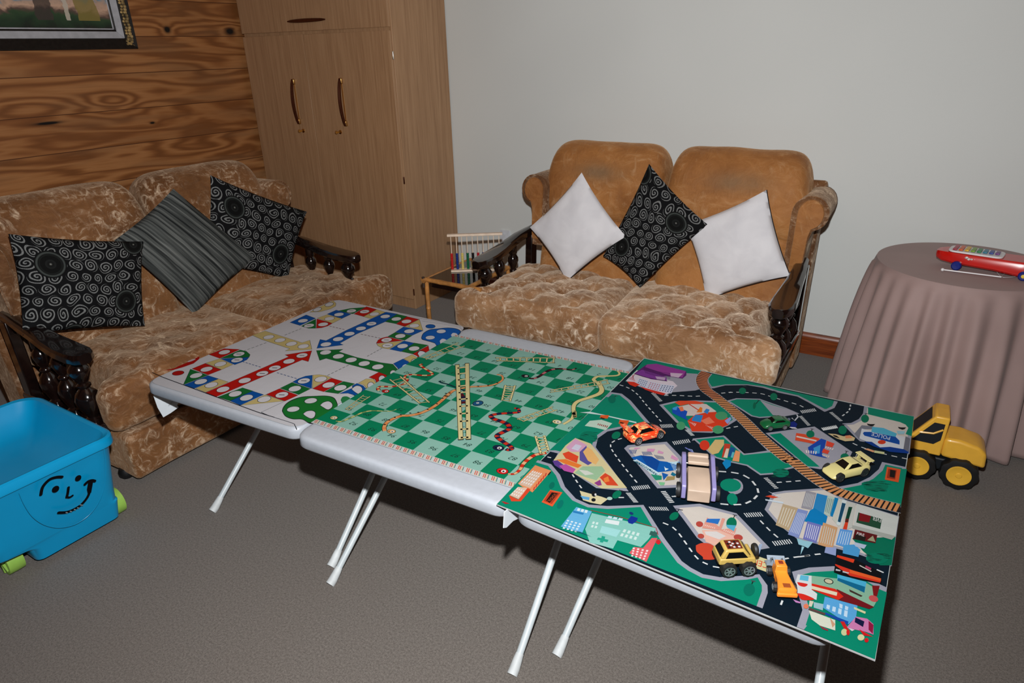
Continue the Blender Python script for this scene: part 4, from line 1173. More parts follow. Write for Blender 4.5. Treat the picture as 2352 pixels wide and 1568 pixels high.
S.t(*c4); snake([(1720, 265), (1780, 275), (1800, 315), (1770, 335), (1600, 347), (1430, 362), (1335, 392), (1385, 440), (1500, 480), (1610, 530), (1640, 600), (1540, 655), (1440, 710), (1465, 760), (1560, 830), (1650, 885), (1680, 925), (1630, 948), (1580, 935)], .0125, [RB, NV], (1460, 915), .0155, (16, 34, 66), taper=(.6, 1.1, .8))
S.t(*cA); snake([(900, 312), (830, 325), (700, 350), (570, 430), (480, 520), (420, 620), (320, 690), (210, 690)], .0105, [RB, (222, 178, 130)], (110, 640), .0155, (204, 34, 34), taper=(1, 1, .5))
S.t(); S.stroke((10, 50, 60), Q(c2, [(580, 1130), (620, 1165), (740, 1195), (860, 1240), (980, 1285), (1080, 1330)]), .007, sm=4)
S.stroke((30, 26, 60), Q(c2, [(950, 1340), (1020, 1430), (1040, 1500)])+Q(c4, [(880, 120), (900, 190)]), .018, sm=4, seg=[(40, 80, 130), (90, 20, 30), (30, 26, 60)])
S.ell(INK, Q(c4, [(1125, 185)])[0], 13, 6.2, -8); S.ell((24, 84, 128), Q(c4, [(1125, 185)])[0], 11.5, 5, -8); S.disc((230, 232, 230), Q(c4, [(1120, 180)])[0], .0045); S.disc(BB, Q(c4, [(1120, 180)])[0], .002)
ladder(Q(c2, [(925, 810)])+Q(c4, [(845, 790)]), Q(c2, [(1115, 785)])+Q(c4, [(970, 785)]), 11, .0125, .008)
ladder(Q(c1, [(1065, 680), (730, 940)]), Q(c1, [(1180, 705), (780, 960)]), 8, .003, .002, .0009)
ladder([(894.8, 870.7), (966, 926.8)], [(918.6, 863.9), (986.7, 925)], 9, .005, .003)
ladder([(1053, 787), (969.8, 822)], [(1068, 794), (977, 825.7)], 7, .0045, .003, .001)
ladder([(1137.5, 821.6), (1277, 822)], [(1139, 828), (1275, 833)], 9, .0055, .005)
ladder([(1264, 896.7), (1397.6, 871.7)], [(1263, 901), (1401, 880)], 9, .004, .003, .0012)
ladder([(1161, 884), (1153, 920)], [(1183, 885), (1171, 922)], 7, .0055, .004)
ladder([(1270, 934), (1187, 963)], [(1280, 941), (1200, 968)], 8, .004, .003, .0012)
ladder([(1230, 1001), (1243, 1043)], [(1249.7, 1000), (1260, 1036)], 6, .0065, .004, .001)
sm_ = thing('snakes_and_ladders_mat', 'green chequered snakes and ladders mat on the middle table', 'game mat', (-1.06, 1.5, ZS))
base = [gp(0, -.30), gp(10.02, -.30), gp(10.02, 10.22), gp(.02, 10.22)]
S.build('printed_sheet', sm_, [p-V((0, 0, .00004)) for p in base], .0014, basecol=(196, 206, 204))
# strip of the mat that drops into the gap between the tables
b = MB(); secs = []
for x, y, dz, lx in ((-.700, 1.088, .0, 0), (-.702, 1.094, .07, .0), (-.703, 1.110, .04, .0), (-.704, 1.16, .02, 0)):
    secs.append([V((x, y, .600)), V((x+.0012, y, .600)), V((x+.0012+.01*(dz > .03), y-.014*(dz > .06), .598-dz)), V((x+.01*(dz > .03), y-.014*(dz > .06), .598-dz))])
# ================================================================ toy town road mat
K = Print((0, 0, ZC), (0, 0, 1))
NVY = (6, 26, 40); CG = (0, 132, 104); GRY = (156, 157, 170); CR_ = (206, 200, 192); WT = (214, 220, 222)
TA = (1140, 1000, 7.84); TB = (1380, 820, 7.84); TC = (1400, 980, 7.84); TD = (1640, 860, 7.838); TE = (1840, 920, 7.838)
TF = (1740, 1100, 6.918); TG = (1560, 1160, 6.533); TH = (1800, 1260, 6.273); I1 = (1140, 810, 3.92); I2 = (1600, 840, 3.92); I3 = (1140, 1040, 3.92); I4 = (1580, 1120, 3.92)
MC = [(1142, 1157), (2009.5, 1514), (2098, 957), (1480, 823)]
K.poly(NVY, MC)
# town blocks between the roads
K.block(CG, Q(I1, [(1022, 352), (1130, 368), (1210, 430), (1390, 640), (1110, 685), (1000, 708), (915, 768), (895, 850), (1000, 990), (1192, 1247), (900, 1217), (690, 1080), (520, 965), (555, 905), (468, 884), (860, 520)]), d=.011)
_rd = Q(I1, [(365, 975), (480, 1010), (555, 1100), (600, 1210), (700, 1320), (830, 1378), (1000, 1392), (1312, 1378)])+Q(I3, [(1500, 780), (1650, 980)])+Q(TG, [(150, 955), (350, 1060), (620, 1108), (1000, 1085), (1190, 1058), (1282, 1200), (1285, 1300), (1205, 1530)])
K.poly(CG, _rd+[(1141, 1157.5)])
K.stroke((152, 155, 170), _rd, .011)
K.block(CG, Q(TH, [(120, 330), (360, 270), (720, 250), (1100, 340), (1395, 515), (1490, 560)])+[(2009, 1513.6), (1830, 1439)]+Q(TH, [(270, 880), (190, 560)]), d=.013)
K.block(CR_, [(1545.6, 1161), (1606.8, 1156.5), (1640, 1165), (1691.6, 1178.4), (1768, 1258), (1722, 1265.6), (1655, 1275), (1601, 1235), (1568, 1190)], d=.010)
K.block(CR_, Q(TC, [(262, 385), (330, 330), (1030, 268), (1320, 570), (1350, 900), (1325, 1088), (860, 1107), (560, 740)]), d=.011)
K.block(CG, Q(TB, [(1052, 857), (1320, 795), (1700, 778), (2090, 790), (2360, 985), (2440, 1140), (2290, 1232), (2000, 1362), (1640, 1350), (1350, 1170)]), d=.009)
K.poly(CG, [(1480, 823)]+Q(TB, [(1825, 255), (1760, 330), (1730, 380), (1722, 460), (1800, 570), (1700, 600), (1290, 630), (1180, 680), (880, 610), (700, 535), (440, 435), (640, 225)]))
K.poly(GRY, Q(TB, [(460, 430), (650, 235), (1740, 300), (1722, 460), (1800, 570), (1700, 600), (1290, 632), (1180, 682), (880, 610), (700, 535)]))
K.poly((150, 152, 166), Q(TB, [(1995, 300)])+Q(TB, [(1920, 380), (1930, 450), (1990, 560)])+Q(TD, [(0, 245), (200, 195), (600, 190), (880, 238), (1150, 322), (1500, 395), (1700, 500), (1985, 668)])+Q(TE, [(440, 195), (600, 130), (662, 16)]))
K.poly(CG, Q(TB, [(2010, 300), (1935, 390), (1945, 450), (1998, 530)])+Q(TD, [(0, 215), (200, 178), (600, 175), (900, 215), (1170, 296), (1520, 375), (1730, 480), (1990, 618)])+Q(TE, [(455, 150), (560, 95), (595, 0)]))
K.block(CG, Q(TD, [(230, 470), (400, 425), (820, 435), (1060, 520), (1300, 600), (1540, 705), (1250, 755), (820, 782), (670, 750), (560, 680)]), d=.006)
K.poly((158, 158, 170), Q(TD, [(830, 462), (1040, 545), (1300, 620), (1500, 700), (1250, 745), (1060, 728)]))
K.poly(GRY, Q(TD, [(630, 1042), (700, 1030), (1110, 1385), (580, 1450), (200, 1110), (0, 1140), (-400, 1190), (-380, 1160), (180, 1100), (575, 1425), (960, 1368)]))
K.block(CG, [(1590.7, 1007), (1662.8, 1000), (1709.7, 1041.5), (1763, 1036), (1782, 1036), (1829, 1073), (1800, 1080), (1803, 1087), (1746, 1091), (1714.8, 1069.6), (1674, 1060.7), (1642, 1051)], d=.006)
K.block((158, 159, 172), Q(I2, [(620, 605), (1062, 546), (1402, 775), (1340, 900), (1110, 930), (1000, 912)]), d=.003)
K.poly(CG, Q(I2, [(655, 618), (755, 605), (1108, 908), (1000, 905)]))
K.block(CR_, Q(TE, [(1135, 100), (1115, 230), (1040, 330), (900, 400), (740, 410), (980, 660), (1060, 730), (1290, 760), (1600, 850), (1950, 965), (1990, 610), (2033, 285)]), d=.009)
K.poly(CG, Q(TE, [(1205, 118), (2032, 284), (1992, 640), (1880, 600), (1930, 490), (1880, 430), (1780, 385), (1205, 245)]))
K.block(CG, Q(I2, [(1670, 865), (1889, 912), (1838, 1275), (1600, 1225), (1300, 1120), (1270, 1090), (1450, 1055), (1560, 1000), (1640, 930)]), d=.009)
K.block(CR_, Q(TF, [(112, 482), (240, 215), (430, 185), (930, 150), (1080, 140), (1400, 330), (2250, 590), (2200, 920), (2130, 1384), (1620, 1200), (1240, 1100), (640, 960), (300, 700)]), d=.008)
K.poly((0, 108, 82), Q(TF, [(1500, 940), (2195, 920), (2130, 1370), (1950, 1370), (1680, 1150)]))
K.ell((150, 152, 166), (1687, 1117), 20, 18, 10); K.ell(CG, (1678, 1114), 24, 15, 5); K.ell(CG, (1682, 1146), 12, 14, -20)
K.poly(CG, [(2037, 1360), (2009.5, 1514), (1846, 1446), (1862, 1426), (1990, 1478), (2013, 1350)])
K.poly(CG, [(1392, 911), (1262, 1034), (1290, 1034), (1412, 914)])
K.poly(CG, [(2083, 1077), (2069, 1163), (2050, 1158), (2062, 1076)])
# railway
rail = Q(TB, [(1895, 278), (1828, 370), (1826, 470), (1900, 590), (2050, 700), (2250, 862)])+Q(TD, [(330, 640), (560, 850), (780, 1070), (1030, 1290), (1330, 1530)])+Q(I2, [(858, 850), (1000, 962), (1130, 1056), (1260, 1128), (1400, 1172), (1600, 1228), (1836, 1285)])
K.stroke((176, 178, 182), rail, .0385, sm=6); K.stroke((26, 24, 26), rail, .0355, sm=6)
q = catmull([K.w(p) for p in rail], 10); ds = [0]
for i in range(1, len(q)): ds.append(ds[-1]+(q[i]-q[i-1]).length)
n_t = 74; K.up(); j = 1
for k in range(n_t):
    d = (k+.25)*ds[-1]/n_t
    while ds[j] < d and j < len(q)-1: j += 1
    p = q[j-1]+(q[j]-q[j-1])*((d-ds[j-1])/max(1e-9, ds[j]-ds[j-1])); tn = (q[min(j+2, len(q)-1)]-q[max(j-3, 0)]).normalized(); sd = V((0, 0, 1)).cross(tn)
    sd = (sd+tn*.25).normalized()
    K.stroke((206, 142, 92) if k > 16 else (190, 116, 80), [p-sd*.0175, p+sd*.0175], .0072, same=True)
# lane dashes
DW = (.0036, .013, .011)
for l in (Q(TB, [(340, 500), (450, 535), (560, 590), (680, 690), (760, 790), (880, 930), (1000, 1060), (1120, 1200)]), Q(TB, [(1140, 690), (1380, 690), (1700, 705), (1850, 690)]), Q(TB, [(2170, 650), (2352, 630)]),
          Q(TD, [(130, 335), (400, 318), (700, 330), (880, 350), (1000, 390), (1200, 450), (1400, 510), (1560, 560), (1640, 610)]), Q(TE, [(890, 70), (860, 180), (740, 275)]), Q(TE, [(930, 765), (1150, 860), (1560, 975), (1915, 1050)]),
          Q(TD, [(220, 970), (500, 920)]), Q(I1, [(1130, 770), (1050, 800), (1030, 850), (1100, 960), (1200, 1090), (1285, 1190)]), Q(TA, [(1370, 700), (1450, 830), (1560, 980)]), Q(TA, [(920, 385), (985, 400)]),
          Q(I1, [(1100, 1303), (1170, 1303)]), Q(I1, [(1500, 1530), (1580, 1565)])+Q(I3, [(1640, 720), (1740, 860), (1810, 950), (1890, 1000)])+Q(TG, [(420, 885), (540, 930), (650, 935)]), Q(TG, [(1215, 230), (1360, 380), (1500, 500)]),
          Q(TG, [(1560, 810), (1700, 785), (1960, 755)])+Q(TF, [(660, 1235), (940, 1195), (1080, 1185)]), Q(TH, [(1340, 300), (1530, 385)]), Q(TG, [(1550, 1430), (1500, 1560)]), Q(I2, [(720, 1050), (1000, 1030)]),
          Q(I3, [(1600, 390), (1690, 390)]), Q(TC, [(1120, 1255), (1310, 1250)])):
    K.dash(WT, l, *DW, sm=5)
K.dash(WT, Q(I2, [(200, 950), (360, 965), (470, 1010), (540, 1090), (555, 1150), (500, 1210), (400, 1248), (230, 1245), (180, 1225)]), .0048, .018, .012, sm=6)
# crossings
def zb(T, a, b_, v_, n, duty=.5): K.t(*T); K.zebra(a, b_, v_, n, duty); K.t()
zb(TB, (905, 650), (1050, 800), (60, -12), 8, .5); zb(TB, (1060, 1215), (1270, 1205), (40, 60), 8, .45); zb(TB, (1510, 1310), (1620, 1415), (70, -5), 7, .6)
zb(TB, (1285, 1520), (1575, 1475), (40, 60), 9, .45); zb(TC, (390, 1075), (690, 1045), (45, 65), 9, .45); zb(TC, (290, 1190), (430, 1360), (90, 0), 8, .55); zb(TC, (920, 1165), (1080, 1370), (90, -8), 8, .55)
zb(TC, (705, 1440), (1020, 1445), (50, 65), 9, .45); zb(TD, (1550, 650), (1805, 610), (40, 50), 9, .5); zb(TD, (1525, 755), (1680, 920), (60, -10), 9, .5); zb(TE, (505, 215), (690, 370), (60, -8), 9, .5)
zb(TE, (360, 490), (625, 440), (40, 50), 9, .5); zb(TE, (995, 965), (1315, 1070), (-22, 50), 8, .45); zb(I2, (602, 1010), (700, 1105), (38, -3), 8, .5); zb(TG, (965, 120), (1215, 105), (50, 62), 8, .45); zb(TG, (1390, 545), (1650, 510), (50, 65), 8, .45)
zb(I2, (1125, 560), (1245, 540), (25, 22), 8, .5)
def P4(T, col, pts): K.t(*T); K.poly(col, pts); K.t()
def EL(T, col, c, rx, ry, a=0): K.t(*T); K.ell(col, c, rx, ry, a); K.t()
TRE = (0, 112, 82); TRD = (6, 70, 56)
def tree(T, c, rx, ry, a=0, top=None, col=TRE):
    K.t(*T)
    if top: K.stroke((20, 26, 26), [top, c], .002); K.stroke((70, 70, 78), [(top[0]-32, top[1]-6), (top[0]+34, top[1]+6)], .003)
    K.ell(col, c, rx, ry, a); K.t()
tree(TD, (512, 295), 65, 58, 0, (545, 210)); tree(TD, (1075, 400), 66, 66, 0, (1095, 300)); tree(TD, (728, 560), 28, 60, 8, (810, 460), (0, 100, 76)); tree(TE, (1150, 325), 72, 72, 0, (1170, 232)); tree(TE, (745, 535), 76, 76, 0, (770, 430))
tree(TE, (165, 610), 74, 66, 0, (200, 510)); tree(TE, (785, 1010), 76, 60, 0, (820, 910)); tree(TA, (2170, 1065), 92, 60, -35, (2240, 990)); tree(TB, (275, 1410), 85, 62, -30); tree(TG, (785, 270), 78, 86, 10, (835, 150))
tree(TG, (1050, 1270), 85, 95, 15, (1110, 1140), (0, 110, 90)); tree(TB, (200, 760), 70, 70, -40, (270, 700), (0, 108, 88)); tree(I3, (1600, 570), 46, 32, -35, (1645, 510))
def scrub(T, c, w, h, n=16, col=TRD):
    K.t(*T); rnd = random.Random(int(c[0]+c[1])); K.up()
    K.ell((0, 116, 90), c, w*.9, h*.9); K.up()
    for i in range(n):
        x = c[0]+w*(rnd.random()*2-1)*.9; y = c[1]+h*(rnd.random()*2-1)*.8
        K.stroke(col, [(x-w*.28, y), (x+w*.28, y+h*.12)], .0026, taper=(.3, 1, .3), sm=2, same=True)
    K.t()
scrub(I1, (830, 760), 90, 60); scrub(I2, (760, 965), 80, 45); scrub(TF, (1880, 120), 220, 90, 14); scrub(TF, (1900, 1260), 200, 100, 16); scrub(TE, (1300, 1500), 240, 60, 12)
tree(TA, (1000, 900), 45, 65, 30, None, (0, 108, 90)); tree(TA, (1150, 1240), 50, 85, 30, None, (0, 112, 98))
# --- shed, race start and gantry near the orange car
P4(TB, (206, 226, 226), [(-380, 1000), (-200, 985), (640, 1170), (640, 1195), (0, 1045), (-280, 1010)]); P4(TB, (222, 92, 40), [(0, 1045), (150, 1050), (120, 1110), (-20, 1095)]); P4(TB, (60, 20, 10), [(0, 1085), (75, 1105), (60, 1120), (-10, 1105)])
P4(TB, (220, 88, 40), [(340, 1130), (510, 1145), (470, 1230), (320, 1200)]); P4(TB, (40, 16, 10), [(350, 1168), (430, 1190), (420, 1210), (340, 1185)]); P4(TB, (186, 212, 196), [(-200, 1150), (10, 1130), (205, 1195), (90, 1320), (-110, 1270), (-290, 1240)])
K.t(*TB); K.stripes((150, 40, 40), [(-50, 1195), (130, 1240), (110, 1275), (-60, 1225)], 6, .5); K.t()
# --- stadium (purple) and tower blocks, top left
P4(TB, (216, 206, 218), [(450, 430), (650, 235), (720, 300), (1300, 440), (1380, 520), (1180, 680), (880, 600)])
P4(TB, (96, 34, 110), [(600, 300), (800, 150), (1000, 120), (1540, 260), (1540, 330), (1470, 390), (1190, 345)]); P4(TB, (126, 56, 150), [(620, 300), (740, 230), (1180, 360), (1190, 436), (900, 400)]); P4(TB, (150, 60, 150), [(830, 135), (1000, 122), (1530, 255), (1470, 375), (1200, 320), (800, 180)])
P4(TB, (206, 180, 206), [(1250, 285), (1480, 300), (1400, 372), (1260, 350)]); P4(TB, (190, 160, 196), [(980, 350), (1170, 360), (1150, 420), (1010, 400)])
K.t(*TB)
for k in range(5): K.stroke((50, 16, 66), [(760+8*k, 190+22*k), (960, 250+20*k), (1250, 300+22*k)], .002, sm=3)
K.stroke((40, 14, 50), [(600, 300), (860, 380), (1195, 436)], .004, sm=3)
K.stripes((196, 60, 80), [(500, 400), (620, 440), (560, 330), (640, 300)], 5, .4)
for a in ((690, 380, 860, 430), (880, 440, 1090, 490), (1090, 490, 1330, 520)):
    K.poly((200, 208, 228), [(a[0], a[1]), (a[2], a[3]), (a[2]-60, a[3]+140), (a[0]-70, a[1]+110)])
    for r_ in range(4): K.stripes((70, 80, 120) if a[0] != 880 else (190, 70, 90), [(a[0]+12-14*r_, a[1]+18+28*r_), (a[2]-20-14*r_, a[3]+12+30*r_), (a[2]-25-14*r_, a[3]+26+30*r_), (a[0]+6-14*r_, a[1]+32+28*r_)], 5, .45)
K.t()
P4(TB, (210, 50, 30), [(470, 440), (600, 450), (700, 500), (620, 540), (520, 500)]); P4(TB, (206, 50, 36), [(690, 520), (800, 560), (1170, 660), (1120, 690), (960, 650), (800, 590)])
# --- funfair block
P4(TB, (208, 196, 190), [(1380, 900), (1700, 830), (1900, 850), (2080, 980), (1950, 1060), (1500, 1060)]); P4(TB, (220, 76, 44), [(1330, 820), (1400, 790), (1700, 790), (1870, 830), (1800, 850), (1560, 850), (1430, 880)])
P4(TB, (16, 76, 180), [(1280, 930), (1380, 900), (1560, 980), (1530, 1080), (1580, 1150), (1290, 1010)]); P4(TB, (60, 150, 220), [(1290, 920), (1390, 880), (1360, 960), (1300, 950)]); P4(TB, (226, 120, 80), [(1400, 910), (1470, 890), (1500, 970), (1440, 980)])
P4(TB, (214, 60, 30), [(1560, 1150), (1700, 1040), (1900, 1000), (2060, 990), (2330, 1120), (2290, 1225), (2000, 1340), (1640, 1340)]); P4(TB, (40, 130, 200), [(1650, 1100), (1710, 1040), (1840, 1050), (1800, 1180), (1640, 1150)]); P4(TB, (230, 120, 90), [(1800, 1150), (1950, 1080), (2050, 1180), (1900, 1220)])
P4(TB, (226, 120, 30), [(1720, 1000), (1790, 900), (1830, 920), (1820, 1000)]); P4(TB, (50, 130, 200), [(1850, 990), (1900, 930), (1960, 950), (1920, 1030)])
K.t(*TB)
for x0 in ((1560, 1160), (1880, 1230)): K.stripes((226, 200, 196), [x0, (x0[0]+160, x0[1]+40), (x0[0]+130, x0[1]+90), (x0[0]+40, x0[1]+20)], 6, .45)
K.stroke((196, 44, 30), [(1590, 850), (1760, 960)], .004); K.poly((140, 160, 220), [(2230, 1150), (2330, 1080), (2352, 1120), (2280, 1210)])
for c, a in (((1440, 1240), 80), ((2110, 1310), 100), ((2170, 1060), 110)): K.ell((70, 150, 106), c, a, 75)
K.t()
# --- left triangular block of bright buildings
P4(TA, (206, 196, 150), [(1250, 180), (1420, 50), (1700, 150), (2352, 950), (1900, 960), (1400, 690), (1030, 450)])
P4(TA, (206, 160, 190), [(1250, 220), (1420, 60), (1640, 180), (1560, 300), (1350, 300)]); P4(TA, (200, 200, 220), [(1350, 240), (1430, 160), (1540, 190), (1470, 280)]); P4(TA, (216, 70, 40), [(1190, 330), (1300, 290), (1480, 380), (1450, 500), (1250, 420)])
P4(TA, (222, 120, 50), [(1080, 440), (1250, 430), (1540, 540), (1470, 590), (1220, 510)]); P4(TA, (90, 60, 140), [(1010, 460), (1100, 450), (1220, 540), (1160, 610), (1050, 540)]); P4(TA, (180, 80, 160), [(1130, 550), (1250, 520), (1430, 610), (1380, 680), (1220, 640)])
P4(TA, (86, 80, 150), [(1500, 300), (1620, 190), (1720, 500), (1650, 540), (1500, 450)]); P4(TA, (222, 176, 110), [(1560, 300), (1640, 210), (1720, 260), (1850, 440), (1790, 530), (1650, 460)]); P4(TA, (150, 186, 150), [(1400, 680), (1560, 560), (1900, 560), (1960, 640), (1800, 810), (1620, 760)])
P4(TA, (200, 206, 196), [(1480, 620), (1640, 640), (1760, 700), (1600, 720)]); P4(TA, (206, 70, 40), [(1860, 760), (1960, 680), (2060, 740), (2200, 910), (1990, 900)]); P4(TA, (140, 60, 130), [(1760, 860), (1870, 800), (1900, 900), (1830, 910)]); P4(TA, (226, 130, 60), [(1930, 780), (2010, 740), (2040, 830), (1950, 850)])
# --- school block
P4(TA, (220, 140, 90), [(390, 870), (700, 540), (990, 640), (650, 1030), (540, 960), (470, 930)]); P4(TA, (206, 178, 156), [(400, 880), (640, 650), (820, 700), (610, 950)]); P4(TA, (212, 186, 166), [(240, 1080), (390, 930), (570, 950), (400, 1150)]); P4(TA, (210, 70, 40), [(225, 1080), (400, 1160), (560, 950), (620, 980), (440, 1190), (270, 1190)])
P4(TA, (40, 20, 20), [(925, 710), (975, 650), (985, 670), (940, 725)])
K.t(*TA)
for r_ in range(5): K.stripes((226, 226, 226), [(440+48*r_, 850-46*r_), (620+44*r_, 905-48*r_), (650+44*r_, 880-48*r_), (470+48*r_, 820-46*r_)], 5, .45)
for r_ in range(3): K.stripes((226, 226, 226), [(270+44*r_, 1065-46*r_), (400+44*r_, 1110-46*r_), (420+44*r_, 1085-46*r_), (290+44*r_, 1040-46*r_)], 4, .45)
for r_ in range(6): K.stroke((190, 60, 50), [(670+42*r_, 990-50*r_), (690+42*r_, 930-50*r_)], .003, same=bool(r_))
K.poly((222, 90, 50), [(815, 1205), (970, 985), (1190, 1030), (1010, 1285)]); K.poly((176, 60, 34), [(850, 1185), (970, 1010), (1150, 1040), (1000, 1240)]); K.poly((30, 16, 14), [(895, 1180), (1000, 1030), (1110, 1050), (960, 1220)])
K.text((200, 90, 50), 'SCHOOL', (1042, 1052), (912, 1187), (1088, 1066)); K.poly((170, 40, 40), [(90, 1190), (150, 1200), (240, 1230), (160, 1240)])
# delivery van on the lower road
K.poly((206, 198, 156), [(1500, 1000), (1640, 1040), (1900, 1110), (2010, 1150), (1880, 1250), (1700, 1215), (1560, 1170)]); K.poly((90, 160, 206), [(1510, 1090), (1680, 1120), (1670, 1170), (1560, 1150)]); K.ell((20, 24, 28), (1750, 1165), 40, 32); K.ell((20, 24, 28), (1760, 1060), 45, 50); K.ell((210, 214, 214), (1785, 1070), 18, 22)
K.ell((170, 200, 190), (2040, 1140), 50, 30); K.t()
# --- hospital block
K.t(*I3)
K.poly((96, 170, 214), [(580, 665), (720, 490), (860, 530), (770, 730)]); K.poly((40, 120, 180), [(690, 520), (790, 545), (780, 560), (690, 540)])
for r_ in range(4): K.stripes((206, 222, 230), [(640-12*r_, 605+22*r_), (765-12*r_, 640+22*r_), (757-12*r_, 652+22*r_), (632-12*r_, 617+22*r_)], 4, .5)
K.stripes((206, 222, 230), [(735, 500), (825, 520), (815, 545), (725, 522)], 3, .7)
K.poly((128, 190, 180), [(800, 690), (860, 545), (1440, 680), (1370, 780), (1300, 850), (1090, 790), (1050, 865), (840, 810)]); K.poly((150, 206, 206), [(950, 660), (1120, 700), (1080, 760), (930, 720)]); K.poly((210, 222, 224), [(990, 600), (1110, 620), (1100, 655), (975, 632)])
K.stripes((190, 214, 226), [(1010, 570), (1140, 595), (1130, 612), (1000, 588)], 3, .75); K.poly((30, 150, 126), [(915, 765), (945, 770), (950, 750), (980, 757), (976, 778), (1010, 786), (1000, 808), (965, 800), (958, 812), (930, 806), (935, 790), (905, 785)])
for r_ in range(2): K.stripes((196, 220, 216), [(1150-22*r_, 690+36*r_), (1290-22*r_, 726+36*r_), (1280-22*r_, 752+36*r_), (1135-22*r_, 715+36*r_)], 4, .55); K.stripes((196, 220, 216), [(870-10*r_, 620+32*r_), (920-10*r_, 630+32*r_), (912-10*r_, 650+32*r_), (860-10*r_, 640+32*r_)], 2, .6)
K.poly((206, 90, 96), [(1195, 905), (1240, 850), (1320, 860), (1400, 770), (1450, 770), (1350, 985)])
for r_ in range(4): K.stripes((222, 210, 210), [(1230-4*r_, 855+22*r_), (1370-10*r_, 880+24*r_), (1362-10*r_, 894+24*r_), (1226-4*r_, 868+22*r_)], 4, .45)
K.poly((196, 30, 40), [(1440, 790), (1465, 780), (1485, 810), (1460, 830), (1435, 815)]); K.poly((44, 90, 84), [(1390, 705), (1450, 720), (1440, 760), (1375, 740)])
K.stroke((150, 40, 30), [(850, 520), (1120, 580), (1440, 680), (1455, 740)], .0018); K.poly((14, 44, 140), [(1180, 610), (1215, 570), (1275, 590), (1260, 620), (1225, 645), (1190, 635)]); K.ell((20, 50, 110), (1215, 547), 20, 12, 20)
K.poly((10, 80, 96), [(680, 700), (760, 715), (860, 760), (740, 720)])
# --- pink castle
K.t(*TG)
K.poly((222, 176, 160), [(340, 380), (620, 380), (840, 430), (800, 620), (620, 640), (400, 560)]); K.poly((214, 150, 134), [(340, 350), (420, 190), (600, 330), (640, 200), (690, 210), (630, 370), (860, 350), (820, 470), (600, 380)]); K.poly((210, 206, 204), [(380, 400), (560, 400), (700, 470), (600, 520), (400, 450)])
for c, a, b_ in (((305, 290), 55, 42), ((325, 470), 50, 36), ((885, 490), 70, 45)): K.ell((176, 70, 60), c, a, b_, 10)
K.poly((40, 110, 190), [(420, 210), (615, 210), (580, 290), (400, 260)]); K.poly((80, 170, 200), [(700, 300), (850, 310), (820, 400), (720, 340)])
K.stripes((228, 200, 190), [(370, 290), (540, 340), (530, 360), (350, 310)], 7, .45); K.stripes((228, 200, 190), [(680, 370), (860, 430), (830, 450), (660, 390)], 7, .45)
K.smooth((196, 66, 44), [(250, 610), (340, 575), (470, 590), (600, 680), (640, 760), (520, 820), (370, 820), (350, 780), (260, 700)])
K.poly((204, 198, 150), [(1095, 745), (1350, 830), (1310, 1010), (1075, 925)]); K.text((206, 60, 30), 'CEN', (1345, 880), (1105, 805), (1325, 965)); K.poly((150, 170, 200), [(1200, 590), (1250, 590), (1190, 770), (1140, 750)])
# --- shopping centre
K.t(*TC)
K.poly((8, 92, 176), [(390, 560), (560, 520), (760, 540), (900, 620), (1050, 640), (1270, 640), (1230, 780), (1040, 810), (800, 830), (560, 690)]); K.poly((6, 70, 150), [(560, 520), (760, 540), (900, 640), (850, 800), (700, 740)])
K.poly((196, 226, 236), [(420, 610), (500, 600), (880, 830), (960, 820), (850, 890), (800, 880)]); K.poly((30, 90, 110), [(440, 630), (500, 620), (870, 860), (840, 880)]); K.text((214, 232, 240), 'SHOPPING', (885, 862), (485, 590), (850, 893))
K.stripes((14, 60, 130), [(350, 420), (490, 420), (470, 490), (380, 490)], 7, .5); K.stripes((14, 60, 130), [(580, 455), (740, 455), (770, 510), (610, 520)], 8, .5); K.stripes((14, 60, 110), [(800, 510), (960, 540), (990, 590), (860, 590)], 7, .5)
K.stripes((190, 226, 240), [(1040, 640), (1060, 650), (1250, 700), (1230, 640)], 1, .3)
for k in range(7): K.stroke((190, 222, 236), [(1090+10*k, 660+20*k), (1250, 625+30*k)], .002, same=bool(k))
for c in (((680, 400), (820, 405), (790, 460), (670, 450)), ((880, 430), (975, 465), (960, 495), (860, 480)), ((1120, 510), (1240, 580), (1210, 620), (1100, 570)), ((450, 385), (560, 385), (500, 410), (440, 410))): K.poly((206, 150, 186), list(c))
K.poly((214, 236, 240), [(985, 720), (1010, 750), (1065, 765), (1000, 800)]); K.poly((30, 140, 110), [(740, 860), (940, 890), (940, 960), (830, 970)]); K.poly((20, 90, 170), [(940, 830), (1060, 870), (970, 970)]); K.poly((160, 140, 90), [(1040, 900), (1180, 900), (1170, 960), (1000, 980)]); K.poly((120, 190, 140), [(880, 1000), (1000, 1010), (980, 1060), (910, 1060)]); K.poly((20, 110, 140), [(1130, 820), (1210, 870), (1160, 900), (1100, 870)])
K.stroke((150, 170, 220), [(1380, 400), (1480, 420), (1520, 500)], .003)
for k in range(5): K.stroke((110, 120, 190), [(1360+60*k, 380+38*k), (1450+60*k, 430+40*k)], .004, same=bool(k))
# houses right of the wooden toy
K.poly((206, 180, 120), [(1760, 420), (1900, 240), (2060, 240), (2060, 330), (1960, 480), (1850, 510)]); K.ell((210, 56, 34), (1710, 340), 90, 90); K.poly((190, 60, 40), [(2020, 560), (2070, 310), (2180, 320), (2120, 560)]); K.poly((216, 200, 180), [(2050, 560), (2100, 400), (2150, 400), (2120, 570)])
K.poly((20, 80, 140), [(2130, 540), (2180, 370), (2260, 390), (2230, 560)]); K.poly((90, 180, 190), [(2180, 560), (2210, 460), (2250, 470), (2220, 570)]); K.poly((226, 150, 100), [(2210, 620), (2270, 430), (2352, 460), (2330, 640)]); K.poly((10, 130, 190), [(2030, 660), (2090, 590), (2190, 620), (2180, 710), (2100, 775)])
